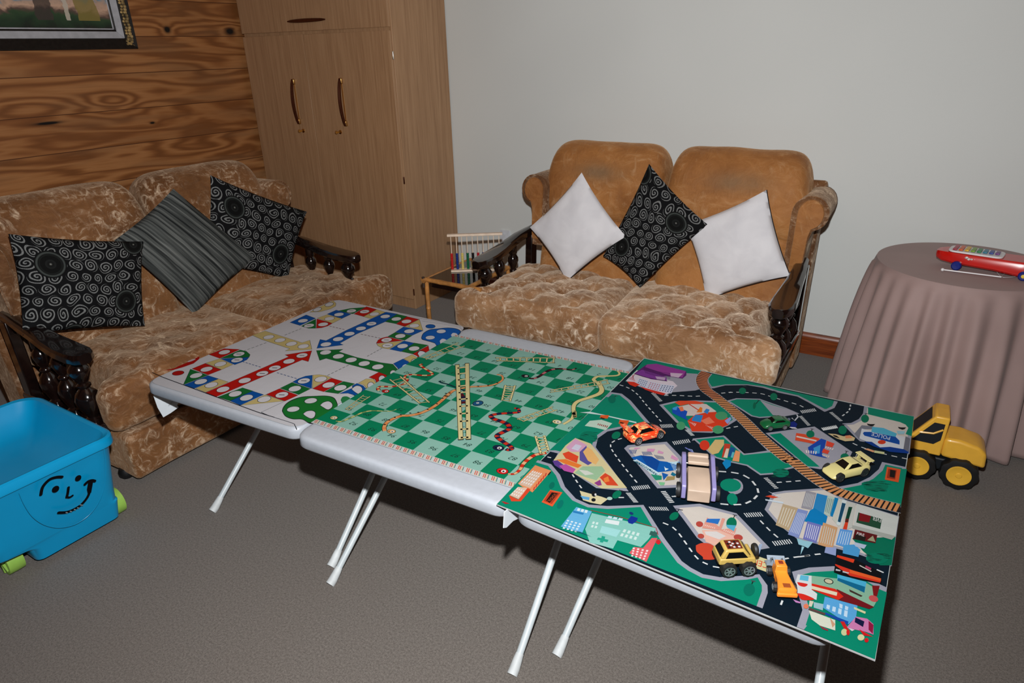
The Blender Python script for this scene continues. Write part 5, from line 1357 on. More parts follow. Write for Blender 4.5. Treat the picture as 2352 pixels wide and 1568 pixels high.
# --- rocket and market on the grey block
K.t(*TE)
K.poly((214, 76, 44), [(-90, 590), (60, 610), (330, 690), (330, 810), (150, 770), (-110, 720)]); K.poly((210, 206, 200), [(-80, 640), (280, 720), (270, 745), (-90, 665)]); K.poly((20, 70, 170), [(120, 850), (360, 690), (450, 720), (420, 860), (370, 980), (470, 1045), (300, 1010), (150, 970)]); K.poly((60, 150, 210), [(220, 860), (350, 800), (330, 960), (240, 960)])
K.poly((216, 70, 50), [(460, 730), (600, 780), (560, 850), (440, 820)]); K.poly((216, 70, 50), [(400, 870), (510, 910), (480, 970), (370, 940)])
K.stripes((226, 216, 214), [(80, 900), (280, 920), (270, 970), (90, 950)], 5, .5); K.stripes((226, 206, 206), [(440, 830), (590, 870), (560, 900), (430, 860)], 4, .5); K.stripes((226, 206, 190), [(380, 970), (510, 1000), (490, 1035), (390, 1010)], 4, .5)
K.t(*TB); K.t(*TE); tree(TE, (165, 610), 74, 66, 0)
# --- police station
K.t(*TE)
K.poly((120, 124, 136), [(960, 600), (1090, 450), (1300, 470), (1290, 520), (1090, 520), (1040, 700)]); K.poly((206, 212, 220), [(1090, 510), (1200, 540), (1760, 640), (1870, 660), (1840, 880), (1420, 850), (1050, 690)]); K.poly((80, 176, 206), [(1280, 480), (1480, 500), (1720, 600), (1700, 660), (1260, 570)])
K.poly((10, 74, 160), [(1130, 570), (1240, 570), (1700, 660), (1770, 730), (1770, 800), (1140, 640), (1110, 600)]); K.text((220, 228, 236), 'POLICE', (1605, 657), (1277, 577), (1590, 720))
K.poly((6, 56, 140), [(1130, 740), (1270, 750), (1420, 850), (1600, 840), (1940, 900), (1930, 960), (1600, 930), (1300, 830)]); K.ell((206, 60, 30), (1450, 755), 72, 38); K.poly((150, 196, 210), [(1720, 550), (1870, 560), (1850, 610), (1740, 610)])
for dx, dy in ((0, 0), (560, 60)): K.poly((14, 14, 18), [(1180+dx, 420+dy), (1240+dx, 430+dy), (1330+dx, 430+dy), (1300+dx, 460+dy), (1260+dx, 470+dy), (1200+dx, 450+dy)])
K.poly((110, 112, 124), [(1880, 650), (1960, 690), (1930, 930), (1840, 880)])
K.poly((206, 186, 140), [(480, 600), (620, 610), (760, 650), (900, 640), (970, 680), (950, 730), (790, 740), (640, 690)]); K.poly((20, 20, 22), [(560, 620), (640, 640), (700, 690), (600, 660)]); K.poly((220, 140, 96), [(790, 640), (880, 630), (920, 680), (800, 690)]); tree(TE, (745, 535), 76, 76, 0)
K.t(*TE); K.poly((220, 160, 120), [(1130, 880), (1200, 870), (1320, 910), (1300, 940)]); K.poly((196, 200, 150), [(1320, 905), (1500, 935), (1490, 975), (1310, 945)])
K.poly((214, 84, 40), [(1545, 1200), (1790, 1245), (1750, 1480), (1505, 1430)]); K.poly((150, 50, 24), [(1570, 1235), (1720, 1262), (1690, 1430), (1540, 1400)]); K.poly((30, 20, 18), [(1600, 1250), (1700, 1270), (1680, 1400), (1590, 1380)])
# bicycle badge by the green car
K.t(*TD); K.poly((14, 36, 120), [(1360, 870), (1440, 850), (1500, 900), (1470, 970), (1370, 960)]); K.ell((110, 120, 140), (1345, 815), 28, 24); K.stroke((190, 196, 206), [(1400, 790), (1450, 840), (1510, 770), (1490, 730)], .004); K.poly((214, 214, 220), [(1340, 950), (1400, 980), (1500, 985), (1460, 960)])
# --- downtown towers
K.t(*TF)
def twr(col, q, lc=None, n=5, side=None):
    K.poly(col, q)
    if lc:
        a, b_, c, d = q; m1 = lambda p, r, t: (p[0]+(r[0]-p[0])*t, p[1]+(r[1]-p[1])*t)
        K.stripes(lc, [m1(a, c, .12), m1(b_, d, .12), m1(c, a, .12), m1(d, b_, .12)], n, .35)
twr((146, 146, 156), [(770, 190), (930, 230), (860, 500), (690, 465)], (190, 196, 196), 6)
twr((40, 130, 190), [(940, 235), (1110, 275), (1050, 560), (870, 520)])
twr((176, 196, 186), [(1110, 270), (1230, 300), (1160, 610), (1050, 560)], (100, 130, 130), 4)
twr((6, 120, 178), [(1225, 300), (1285, 315), (1195, 615), (1150, 590)])
twr((192, 196, 186), [(1290, 320), (1380, 340), (1290, 770), (1180, 640)])
twr((200, 214, 216), [(1345, 335), (1420, 355), (1310, 750), (1250, 730)], (20, 70, 100), 1)
twr((186, 190, 184), [(1410, 360), (1560, 400), (1500, 780), (1330, 850)])
K.poly((6, 60, 44), [(1445, 450), (1505, 455), (1440, 680), (1390, 660)]); K.poly((206, 60, 30), [(1390, 690), (1440, 690), (1410, 850), (1340, 840)]); K.poly((90, 30, 24), [(1395, 640), (1450, 640), (1440, 700), (1385, 695)])
K.poly((190, 196, 192), [(1570, 400), (2240, 610), (2190, 915), (1520, 790)]); K.poly((160, 166, 160), [(1500, 740), (2190, 915), (2130, 975), (1500, 790)]); K.poly((30, 70, 50), [(1600, 540), (1975, 645), (1945, 805), (1565, 700)]); K.poly((120, 20, 26), [(1620, 545), (1800, 600), (1770, 700), (1600, 670)]); K.text((214, 214, 214), 'EVER', (1968, 640), (1833, 600), (1955, 700))
K.poly((90, 22, 24), [(1545, 810), (1900, 900), (1870, 1030), (1510, 960)]); K.poly((30, 26, 22), [(1560, 880), (1720, 930), (1700, 1000), (1530, 960)]); K.text((222, 222, 222), 'FIRE', (1570, 890), (1690, 925), (1580, 850)); K.poly((150, 150, 120), [(1740, 980), (1830, 910), (1870, 1010)])
twr((180, 160, 128), [(400, 405), (640, 470), (490, 830), (285, 740)], (206, 202, 186), 5)
twr((124, 142, 196), [(640, 480), (800, 520), (650, 950), (480, 890)], (190, 204, 226), 6)
K.poly((4, 122, 186), [(830, 510), (900, 470), (1110, 600), (1070, 760), (740, 680)])
twr((110, 116, 184), [(790, 680), (1010, 740), (930, 1030), (720, 960)], (206, 212, 230), 6)
twr((196, 152, 110), [(1040, 700), (1270, 780), (1190, 1120), (955, 1050)], (190, 196, 190), 6)
twr((90, 150, 214), [(1310, 800), (1510, 830), (1440, 1110), (1240, 1050)], (180, 206, 230), 5)
K.poly((140, 190, 206), [(620, 950), (740, 990), (880, 1010), (800, 1110), (740, 1080), (650, 1050)]); K.poly((150, 200, 214), [(700, 1080), (740, 1090), (680, 1215)]); K.poly((140, 156, 200), [(1080, 1090), (1250, 1100), (1240, 1230), (1060, 1180)]); K.poly((70, 150, 206), [(1360, 1060), (1530, 1050), (1630, 1130), (1600, 1250), (1350, 1190)]); K.poly((170, 186, 210), [(1530, 1010), (1730, 1060), (1690, 1120), (1550, 1080)])
# pencil rocket on the road
K.poly((206, 66, 40), [(120, 285), (200, 265), (330, 300), (240, 315)]); K.poly((200, 216, 228), [(120, 330), (410, 375), (405, 400), (125, 350)]); K.poly((206, 212, 224), [(165, 205), (240, 235), (370, 300), (340, 300)])
# --- bottom right: bus, station, blue house, fire engine
K.t(*TH)
K.poly((10, 12, 16), [(760, 100), (1020, 170), (1100, 200), (1400, 350), (1410, 520), (940, 430), (720, 350), (740, 230)]); K.poly((214, 60, 30), [(770, 100), (1020, 165), (1000, 215), (760, 130)]); K.poly((206, 50, 30), [(740, 230), (960, 310), (1400, 470), (1385, 500), (950, 400), (740, 250)]); K.poly((220, 90, 40), [(950, 310), (1400, 440), (1395, 480), (950, 360)])
K.poly((180, 190, 196), [(750, 300), (820, 320), (810, 335), (745, 325)]); K.poly((180, 190, 196), [(850, 330), (940, 355), (930, 370), (845, 350)]); K.stroke((200, 196, 190), [(1090, 250), (1260, 340)], .003); K.poly((170, 60, 90), [(1180, 250), (1260, 290), (1250, 320), (1170, 280)])
K.poly((130, 176, 150), [(400, 400), (760, 440), (1200, 510), (1280, 560), (1350, 740), (1290, 850), (700, 590), (400, 510)]); K.poly((70, 170, 210), [(770, 380), (1190, 490), (1160, 640), (770, 460)]); K.poly((10, 100, 140), [(780, 430), (1170, 560), (1160, 645), (770, 470)]); K.poly((110, 20, 26), [(760, 590), (1300, 850), (1230, 880), (760, 740)])
K.poly((206, 40, 24), [(400, 510), (740, 590), (860, 700), (780, 750), (400, 600)]); K.poly((214, 206, 180), [(400, 545), (770, 640), (760, 690), (400, 590)]); K.poly((206, 212, 214), [(200, 380), (400, 400), (400, 600), (480, 660), (470, 750), (170, 640), (170, 480)]); K.poly((90, 180, 210), [(240, 390), (360, 405), (350, 480), (225, 460)])
K.smooth((206, 40, 34), [(190, 490), (340, 520), (300, 560), (220, 540)]); K.smooth((206, 40, 30), [(195, 650), (300, 670), (440, 740), (260, 745)]); K.ell((30, 40, 40), (645, 480), 72, 40, 15); K.ell((190, 190, 160), (645, 480), 58, 30, 15); K.poly((60, 46, 40), [(940, 595), (1135, 690), (1110, 705), (950, 630)])
K.poly((120, 20, 24), [(1270, 540), (1380, 545), (1340, 700), (1290, 690)]); K.ell((190, 80, 80), (1290, 730), 70, 45, 20)
K.poly((84, 160, 214), [(590, 700), (1060, 830), (1040, 1000), (930, 1100), (560, 860)]); K.poly((16, 70, 160), [(590, 925), (930, 1060), (920, 1110), (600, 960)])
for r_ in range(2): K.stripes((186, 214, 236), [(620+4*r_, 815) if not r_ else (800, 800), (920, 910) if not r_ else (930, 850), (910, 1000) if not r_ else (920, 900), (610, 870) if not r_ else (800, 860)], 4 if not r_ else 2, .55)
K.poly((150, 186, 196), [(430, 780), (570, 810), (560, 900), (430, 860)]); K.ell((216, 120, 90), (320, 840), 38, 36); K.poly((206, 200, 180), [(370, 760), (430, 770), (400, 850), (360, 840)]); K.poly((206, 212, 196), [(360, 900), (450, 930), (740, 1040), (740, 1190), (520, 1120), (400, 1030)]); K.poly((196, 150, 120), [(660, 1000), (740, 1100), (700, 1150)]); K.poly((90, 66, 66), [(370, 860), (600, 940), (590, 970), (350, 890)])
K.poly((206, 206, 160), [(1010, 850), (1180, 920), (1170, 950), (1010, 880)]); K.poly((196, 120, 170), [(900, 1150), (1040, 990), (1200, 1020), (1290, 1100), (1290, 1250), (1180, 1210)]); K.poly((14, 20, 60), [(1030, 1000), (1160, 1060), (1140, 1140), (1020, 1070)]); K.poly((140, 20, 60), [(1220, 1050), (1290, 1110), (1280, 1240), (1220, 1180)]); K.poly((206, 24, 30), [(1080, 1170), (1280, 1280), (1150, 1260)])
K.stroke((196, 30, 30), [(840, 1060), (920, 1210)], .007); K.ell((190, 200, 150), (870, 1215), 45, 50); K.ell((200, 30, 30), (925, 1215), 25, 45); K.ell((206, 206, 160), (1110, 1290), 50, 45); K.ell((206, 24, 34), (1190, 1330), 30, 32); K.poly((200, 206, 210), [(920, 1150), (1020, 1180), (980, 1200)])
K.poly((150, 40, 60), [(510, 1120), (640, 1180), (630, 1195), (560, 1170)]); K.poly((190, 130, 190), [(130, 740), (240, 780), (235, 800), (170, 785)])
K.t()
cm = thing('road_play_mat', 'toy town play mat printed with roads, railway and buildings on the right table', 'play mat', (-.33, 1.5, ZC))
K.build('printed_sheet', cm, [PZ(x, y, ZC)-V((0, 0, .00004)) for x, y in [(1140, 1157.5), (2010.5, 1516), (2100, 956), (1479.5, 821.5)]], .003, basecol=(196, 204, 202))
# hanging corners of the two cloths
def hang(par, X, px_pts, m_, nm, lab, ztop, y0, y1):
    P = [PX(x, y, X) for x, y in px_pts]
    pts = [V((X, y0, ztop)), V((X, y1, ztop))]+P
    b = MB(); b.prism([p+V((-.0008, 0, 0)) for p in pts], (.0016, 0, 0))
    return b.build(nm, m_, par, world=True, label=lab)
CLW = mat('white_cloth_back', (200, 208, 214), .7, var=.02)
hang(lc, -2.150, [(410, 935), (392, 948), (375, 958), (362, 936), (352, 908)], CLW, 'hanging_corner', 'white corner of the cloth hanging below the tabletop', .575, 1.30, 1.08)
hang(sm_, -.7075, [(1205, 1183), (1178, 1196), (1163, 1211), (1156, 1212), (1158, 1176)], CLW, 'hanging_corner', 'white corner of the mat hanging between two tables', .6035, 1.30, 1.10)

# ---------------------------------------------------------------- smiling face on the bin
p1 = V((bx1-.018, by0, .362)); p0 = V((bx1-.105, by0, .030)); dirv = (p1-p0).normalized()
fn_ = dirv.cross(V((0, 1, 0))).normalized()
if fn_.x < 0: fn_ = -fn_
# the wall of the bin bulges a little between the two: stay just outside it
FP = Print(p0+(p1-p0)*.5+fn_*.0115, fn_, eps=2e-5); INKB = (14, 16, 22)
F_ = (0, 880, 3.4088); FP.t(*F_)
def fst(pts, w, **k):
    FP.stroke(INKB, pts, w, sm=6, **k)
    for e in (pts[0], pts[-1]): FP.disc(INKB, e, w/2*.98)
def feat(nm, fn):
    global FP
    FP = Print(p0+(p1-p0)*.5+fn_*.0115, fn_, eps=2e-5); FP.t(*F_); fn(); FP.build(nm, tb)
feat('eyebrow', lambda: fst([(320, 870), (335, 810), (385, 755), (440, 735), (485, 733)], .0105))
def mouth_():
    fst([(458, 1012), (520, 1008), (580, 985), (640, 945), (690, 880), (712, 800)], .0098)
    fst([(665, 790), (690, 768), (720, 760), (742, 765)], .0105)
    FP.poly(INKB, [(690, 770), (730, 765), (715, 850), (690, 880), (680, 830)])
    for a, b_ in (((515, 1010), (530, 1015)), ((548, 1000), (562, 1006)), ((580, 985), (592, 992)), ((605, 972), (618, 978)), ((625, 950), (650, 955))): FP.stroke((170, 190, 200), [a, b_], .0035)
feat('mouth', mouth_)
feat('eye', lambda: FP.disc(INKB, (435, 828), .0115, 1.15)); feat('eye', lambda: FP.disc(INKB, (612, 742), .0105, 1.15))
def nose_(): fst([(536, 815), (530, 860), (522, 890)], .0095); fst([(522, 890), (545, 892), (568, 878)], .0075)
feat('nose', nose_)
FP = Print(p0+(p1-p0)*.5+fn_*.0115, fn_, eps=2e-5); FP.t(*F_)
gr = MB(); pts = [FP.w((x, y))+fn_*-.0115 for x, y in [(815, 515), (828, 640), (820, 800), (775, 930), (700, 1030), (600, 1100), (500, 1128), (420, 1128), (330, 1100), (250, 1040), (190, 950), (150, 860)]]
gr.tube(catmull([p+fn_*.0108 for p in pts], 6), .0009, 6); gr.build('moulded_line', BINB, tb, smooth=True, world=True)

# ---------------------------------------------------------------- toy cars on the road mat
TYRE = mat('black_toy_tyre', (12, 13, 14), .6, bump=.1)
CHROME = mat('silver_toy_hub', (150, 154, 158), .3, .7)
DGL = mat('black_toy_window', (8, 9, 10), .12)
MZ = ZC+.0045
def wheel_part(T, c, r, w, hub, nm='wheel', side=-1, spokes=5, tread=False):
    b = MB()
    if tread:
        n = 36; secs = []
        for y, k in ((-w/2, .78), (-w/2*.9, .97), (-w/4, 1), (w/4, 1), (w/2*.9, .97), (w/2, .78)):
            secs.append([V((c[0]+r*k*(1 if (i//2) % 2 else .94)*math.cos(2*PI*i/n), c[1]+y, c[2]+r*k*(1 if (i//2) % 2 else .94)*math.sin(2*PI*i/n))) for i in range(n)])
        b.loft(secs)
    else: b.lathe([(r*.3, -w/2), (r*.85, -w/2), (r, -w/2*.7), (r, w/2*.7), (r*.85, w/2), (r*.3, w/2)], c, 'Y', 24)
    o = b.build(nm, TYRE, T, smooth=True, ang=40)
    h = MB()
    if spokes:
        h.lathe([(r*.64, side*w/2*.98), (r*.68, side*w/2*1.06), (r*.58, side*w/2*1.06), (r*.56, side*w/2*.98)], c, 'Y', 24, cap=False)
        h.lathe([(.0001, side*w/2*1.0), (r*.18, side*w/2*1.08), (r*.1, side*w/2*1.1)], c, 'Y', 12)
        for k in range(spokes):
            M_ = Matrix.Translation(V(c)) @ Matrix.Rotation(2*PI*k/spokes+.3, 4, 'Y'); k0 = len(h.v)
            h.box(-r*.09, r*.09, side*w/2*1.0-.0003, side*w/2*1.06+.0003, 0, r*.62); h.xf(M_, k0)
    else:
        h.lathe([(.0001, side*w/2*1.01), (r*.50, side*w/2*1.01), (r*.56, side*w/2*1.08), (r*.62, side*w/2*1.06), (r*.62, side*w/2*.6)], c, 'Y', 28)
        h.lathe([(.0001, side*w/2*1.10), (r*.14, side*w/2*1.09), (r*.18, side*w/2*1.0)], c, 'Y', 14)
    h.build('hub_cap', hub, o, smooth=True, ang=35)
    return o
def car(name, label, rear, front, near, Lf, W, secs, cab, paint_, z=MZ, r=.0115, ww=.009, roof=None, group='toy vehicles on the road mat', hub=CHROME, spoiler=None, spk=5):
    # rear/front: ground contact of the near wheels (world); near: +1 if the near side is the car's left (+y)
    A, B = V(rear), V(front); A.z = B.z = z
    rz, wb = frame2(A, B); h = V((math.cos(rz), math.sin(rz), 0)); lft = V((-h.y, h.x, 0))
    c = (A+B)/2-lft*near*(W/2-ww/2)
    T = thing(name, label, 'toy car', tuple(c), rz, group)
    b = MB(); S_ = []
    for x, hw, z0, z1, zc in secs:
        q = []
        for a, zz in ((-.80, z0), (-.97, z0+.12*(z1-z0)), (-1, z0+.5*(z1-z0)), (-.95, z1-.12*(z1-z0)), (-.82, z1), (-.4, z1+zc*.8), (0, z1+zc), (.4, z1+zc*.8), (.82, z1), (.95, z1-.12*(z1-z0)), (1, z0+.5*(z1-z0)), (.97, z0+.12*(z1-z0)), (.80, z0)):
            q.append(V((x*Lf, a*hw*W/2, zz)))
        S_.append(q)
    b.loft(S_); body = b.build('body', paint_, T, smooth=True, sub=1)
    # cabin: list of (x, half width, z) rings bottom and top
    (xb0, xb1, wb_, zb0), (xt0, xt1, wt, zt1) = cab
    R0 = lambda x0, x1, w_, z_: [V((x0*Lf, -w_*W/2, z_)), V((x1*Lf, -w_*W/2, z_)), V((x1*Lf, w_*W/2, z_)), V((x0*Lf, w_*W/2, z_))]
    bo, to = R0(xb0, xb1, wb_, zb0), R0(xt0, xt1, wt, zt1)
    g2 = MB(); g2.hexa(bo, to); cabo = g2.build('cabin', paint_, T, bevel=.0035, seg=3)
    fcs = {'side_window': [(0, 1)], 'windscreen': [(1, 2)], 'rear_window': [(3, 0)]}
    gl = MB()
    def pane(nm, i, j, u0=.12, u1=.88, v0=.15, v1=.85, off=.0007):
        a, b_, c_, d_ = bo[i], bo[j], to[j], to[i]; nn = (b_-a).cross(d_-a).normalized()
        f = lambda u, v_: (a*(1-u)+b_*u)*(1-v_)+(d_*(1-u)+c_*u)*v_+nn*off
        q = [f(u0, v0), f(u1, v0), f(u1-.06, v1), f(u0+.06, v1)]
        MB().prism(q, tuple(-nn*.002)).build(nm, DGL, cabo, bevel=.0004)
    pane('side_window', 0, 1); pane('side_window', 2, 3); pane('windscreen', 1, 2, .1, .9, .1, .9); pane('rear_window', 3, 0, .14, .86, .15, .85)
    for x in (-wb/2, wb/2):
        for s in (-1, 1): wheel_part(T, (x, s*(W/2-ww/2+.0005), r), r, ww, hub, side=s, spokes=spk)
    if spoiler:
        xs, zs_, wd_ = spoiler
        sp = MB(); sp.rbox((xs*Lf, 0, zs_), (.016, W*wd_, .003), .0012, (1, 4, 1))
        sp.build('spoiler', paint_, T, smooth=True)
        for s in (-1, 1):
            MB().hexa([(xs*Lf-.002, s*W*.28-.001, zs_-.014), (xs*Lf+.010, s*W*.28-.001, zs_-.014), (xs*Lf+.010, s*W*.28+.001, zs_-.014), (xs*Lf-.002, s*W*.28+.001, zs_-.014)],
                      [(xs*Lf-.004, s*W*.28-.001, zs_), (xs*Lf+.004, s*W*.28-.001, zs_), (xs*Lf+.004, s*W*.28+.001, zs_), (xs*Lf-.004, s*W*.28+.001, zs_)]).build('spoiler_strut', paint_, T)
    return T
SPORT = [(-.50, .80, .013, .024, .0), (-.47, .92, .009, .028, .001), (-.36, 1.0, .006, .030, .002), (-.2, 1.0, .005, .029, .003), (0, .97, .005, .027, .003), (.15, .97, .005, .026, .003), (.28, 1.0, .006, .0245, .003), (.40, .96, .007, .020, .002), (.47, .82, .008, .015, .001), (.50, .6, .009, .0125, 0)]
def flame():
    t = NT('orange_flame_paint'); v = t.coord(scale=(30, 60, 90)); n = t.noise(v, 1.6, 3, 1.5)
    t.l(t.ramp(n, [(.44, (196, 56, 24)), (.52, (196, 64, 28)), (.58, (206, 160, 96)), (.70, (206, 176, 120)), (.74, (186, 46, 22))]), t.b.inputs['Base Color']); t.b.inputs['Roughness'].default_value = .25; t.b.inputs['Coat Weight'].default_value = .5
    return t.m
ORANGE = flame(); YELC = mat('pale_yellow_car_paint', (176, 168, 112), .35, coat=.4, var=.02); GRNC = mat('green_car_paint', (4, 74, 40), .28, coat=.4, var=.03)
cr = car('toy_car', 'orange flame-painted toy sports car with a raised rear spoiler on the road mat', PZ(1465, 1021, MZ), PZ(1515, 1007, MZ), -1, .118, .052, SPORT,
    ((-.36, .24, .80, .0285), (-.22, .06, .62, .0435)), ORANGE, spoiler=(-.50, .047, .86), r=.0125)
g_ = MB(); [g_.rbox((-.498*.118+.002, s*.016, .047), (.012, .012, .004), .001, (1, 1, 1)) for s in (-1, 1)]
car('toy_car', 'pale yellow toy sports car with black windows on the road mat', PZ(1982, 1093, MZ), PZ(1927, 1106, MZ), 1, .112, .052, SPORT,
    ((-.34, .20, .78, .0275), (-.18, .02, .60, .0405)), YELC, spoiler=(-.47, .040, .9), r=.0125, hub=mat('black_hub', (30, 32, 34), .4))
car('toy_car', 'small dark green toy saloon car near the printed railway', PZ(1801, 986, MZ), PZ(1768, 989, MZ), 1, .078, .038, [(x, w, a*.8, b_*.85, c_) for x, w, a, b_, c_ in SPORT],
    ((-.40, .22, .84, .0220), (-.26, .06, .70, .030)), GRNC, r=.0078, ww=.006)

# monster truck
MON = mat('yellow_toy_truck_body', (160, 136, 70), .4, var=.03)
A, B = PZ(1676, 1321, MZ), PZ(1711, 1319, MZ)
rz, wb = frame2(A, B); h_ = V((math.cos(rz), math.sin(rz), 0)); lf = V((-h_.y, h_.x, 0)); W_ = .060
c = (A+B)/2+lf*(W_/2-.006)
mt_ = thing('monster_truck', 'yellow toy monster truck with big black wheels and a chequered roof on the road mat', 'toy car', tuple(c), rz, 'toy vehicles on the road mat')
r_ = .0165; wb = max(wb, .036)
b = MB(); b.hexa([(-.040, -.023, .026), (.038, -.023, .026), (.038, .023, .026), (-.040, .023, .026)], [(-.038, -.022, .040), (.034, -.022, .040), (.034, .022, .040), (-.038, .022, .040)])
b.hexa([(-.036, -.021, .040), (.026, -.021, .040), (.026, .021, .040), (-.036, .021, .040)], [(-.026, -.017, .058), (.012, -.017, .058), (.012, .017, .058), (-.026, .017, .058)])
mb_ = b.build('body', MON, mt_, bevel=.003, seg=3)
for s in (-1, 1):
    MB().prism([V(p) for p in ((-.027, s*.0215, .042), (.018, s*.0215, .042), (.008, s*.0188, .054), (-.021, s*.0188, .054))], (0, s*.0006, 0)).build('side_window', DGL, mb_)
MB().prism([V(p) for p in ((-.0362, -.016, .043), (-.0362, .016, .043), (-.0290, .013, .055), (-.0290, -.013, .055))], (-.0006, 0, 0)).build('windscreen', DGL, mb_)
MB().prism([V(p) for p in ((.0245, -.016, .043), (.0245, .016, .043), (.0155, .013, .055), (.0155, -.013, .055))], (.0006, 0, .0003)).build('rear_window', DGL, mb_)
RP = Print(mt_.location+V((0, 0, .0586)), (0, 0, 1), eps=1e-5); M_ = WM[mt_.name]
RP.poly((110, 40, 26), [M_ @ V((x, y, .0585)) for x, y in ((-.022, -.013), (.009, -.013), (.009, .013), (-.022, .013))])
for i in range(5):
    for j in range(4):
        if (i+j) % 2 == 0: RP.poly((214, 216, 218) if i % 3 else (20, 22, 24), [M_ @ V((-.019+.005*i+a, -.010+.005*j+b_, .0585)) for a, b_ in ((0, 0), (.0045, 0), (.0045, .0045), (0, .0045))], same=bool(i+j))
RP.build('roof_print', mt_, label='chequered roof sticker')
MB().rbox((0, 0, .020), (.074, .020, .010), .003, (2, 1, 1)).build('chassis', BLKP, mt_, smooth=True)
for x in (-wb/2-.002, wb/2+.002):
    for s in (-1, 1): wheel_part(mt_, (x, s*(W_/2-.006), r_), r_, .016, CHROME, side=s, spokes=6, tread=True)
b = MB(); b.lathe([(.004, 0), (.0115, 0), (.013, .003), (.013, .006), (.0115, .008), (.004, .008)], (.0365, 0, .042), 'X', 24); b.build('spare_wheel', TYRE, mt_, smooth=True, ang=40)

# loader
LO = mat('orange_loader_plastic', (212, 122, 34), .4, var=.02, coat=.2); GRYP = mat('grey_bucket_plastic', (120, 132, 144), .4)
A, B = PZ(1788, 1292, MZ), PZ(1818, 1372, MZ)
rz, ll = frame2(B, A); c = (A+B)/2+V((-.006, -.006, 0))
lo = thing('toy_loader', 'orange toy loader with a grey front bucket beside the monster truck', 'toy digger', tuple(c), rz, 'toy vehicles on the road mat')
b = MB(); secs = []
for x, w, z1 in ((-.052, .015, .022), (-.048, .020, .027), (-.020, .015, .029), (.002, .0135, .028), (.006, .014, .030)):
    secs.append([V((x, a*w, z)) for a, z in ((-1, .008), (-1, z1-.003), (-.8, z1), (.8, z1), (1, z1-.003), (1, .008))])
b.loft(secs); lb = b.build('rear_body', LO, lo, smooth=True, ang=35)
b = MB(); b.hexa([(.002, -.015, .012), (.034, -.013, .012), (.034, .013, .012), (.002, .015, .012)], [(.006, -.012, .042), (.030, -.011, .040), (.030, .011, .040), (.006, .012, .042)]); cb_ = b.build('cab', LO, lo, bevel=.002)
MB().rbox((.018, 0, .0425), (.010, .010, .001), .0004, (1, 1, 1)).build('roof_panel', mat('dark_red_print', (110, 34, 16), .5), cb_)
MB().rbox((-.040, 0, .0285), (.012, .016, .001), .0004, (1, 1, 1)).build('rear_grille', mat('rust_print', (130, 60, 20), .5), lb)
b = MB(); b.rbox((-.0515, 0, .012), (.008, .044, .010), .003, (1, 3, 1)); b.build('rear_bumper', LO, lo, smooth=True)
for s in (-1, 1):
    MB().tube([(.020, s*.010, .034), (.034, s*.011, .040), (.048, s*.012, .026), (.050, s*.012, .014)], .0025, 8).build('lift_arm', GRYP, lo, smooth=True)
b = MB(); b.prism([V((.048, -.020, z)) + V((x, 0, 0)) for x, z in ((0, .004), (.018, .002), (.020, .004), (.004, .008), (.004, .022), (.012, .026), (.010, .028), (0, .024))], (0, .040, 0)); b.build('bucket', GRYP, lo, bevel=.0008)
for x in (-.028, .024):
    for s in (-1, 1): wheel_part(lo, (x, s*.020, .0115), .0115, .010, CHROME, side=s, spokes=0, tread=True)

lo.scale = (.86, .88, .88)
lo.location.y -= .006
# purple wooden vehicle
PUR = mat('lilac_painted_wood', (116, 111, 156), .42, var=.04); WOODP = mat('pale_raw_wood', (158, 139, 122), .55, var=.06, nscale=12)
A, B = PZ(1566, 1159, MZ), PZ(1565, 1073, MZ); A2 = PZ(1640, 1152, MZ)
rz = math.atan2((B-A).y, (B-A).x); d_ = V((math.cos(rz), math.sin(rz), 0)); lf = V((-d_.y, d_.x, 0))
ctr = A+d_*.075-lf*.036
pv = thing('wooden_toy_truck', 'lilac and bare wood toy vehicle with black wheels in the middle of the road mat', 'toy truck', tuple(ctr), rz, 'toy vehicles on the road mat')
for s in (-1, 1):
    b = MB(); b.prism([V((x, s*.029, z)) for x, z in rot_poly([(-.066, .010), (.052, .010), (.068, .022), (.066, .058), (.045, .064), (.020, .060), (-.066, .048)], 4, .006)], (0, s*.010, 0)); b.build('side_board', PUR, pv, bevel=.0015)
b = MB(); b.prism([V((x, -.0255, z)) for x, z in ((-.074, .012), (.015, .012), (.015, .050), (-.020, .054), (-.060, .050), (-.074, .042))], (0, .051, 0)); b.build('rear_block', WOODP, pv, bevel=.002)
b = MB(); b.rbox((.031, 0, .055), (.022, .050, .010), .003, (1, 3, 1)); b.build('cross_block', WOODP, pv, smooth=True)
b = MB(); b.rbox((.055, 0, .056), (.016, .050, .010), .004, (1, 3, 1)); b.build('cross_block', WOODP, pv, smooth=True)
MB().box(-.05, .06, -.024, .024, .008, .014).build('floor_board', WOODP, pv)
for x in (-.040, .040):
    for s in (-1, 1): wheel_part(pv, (x, s*.045, .018), .018, .010, CHROME, side=s, spokes=0)
MB().tube([(.058, -.030, .030), (.058, .030, .030)], .0015, 6).build('axle', STEEL, pv, smooth=True)

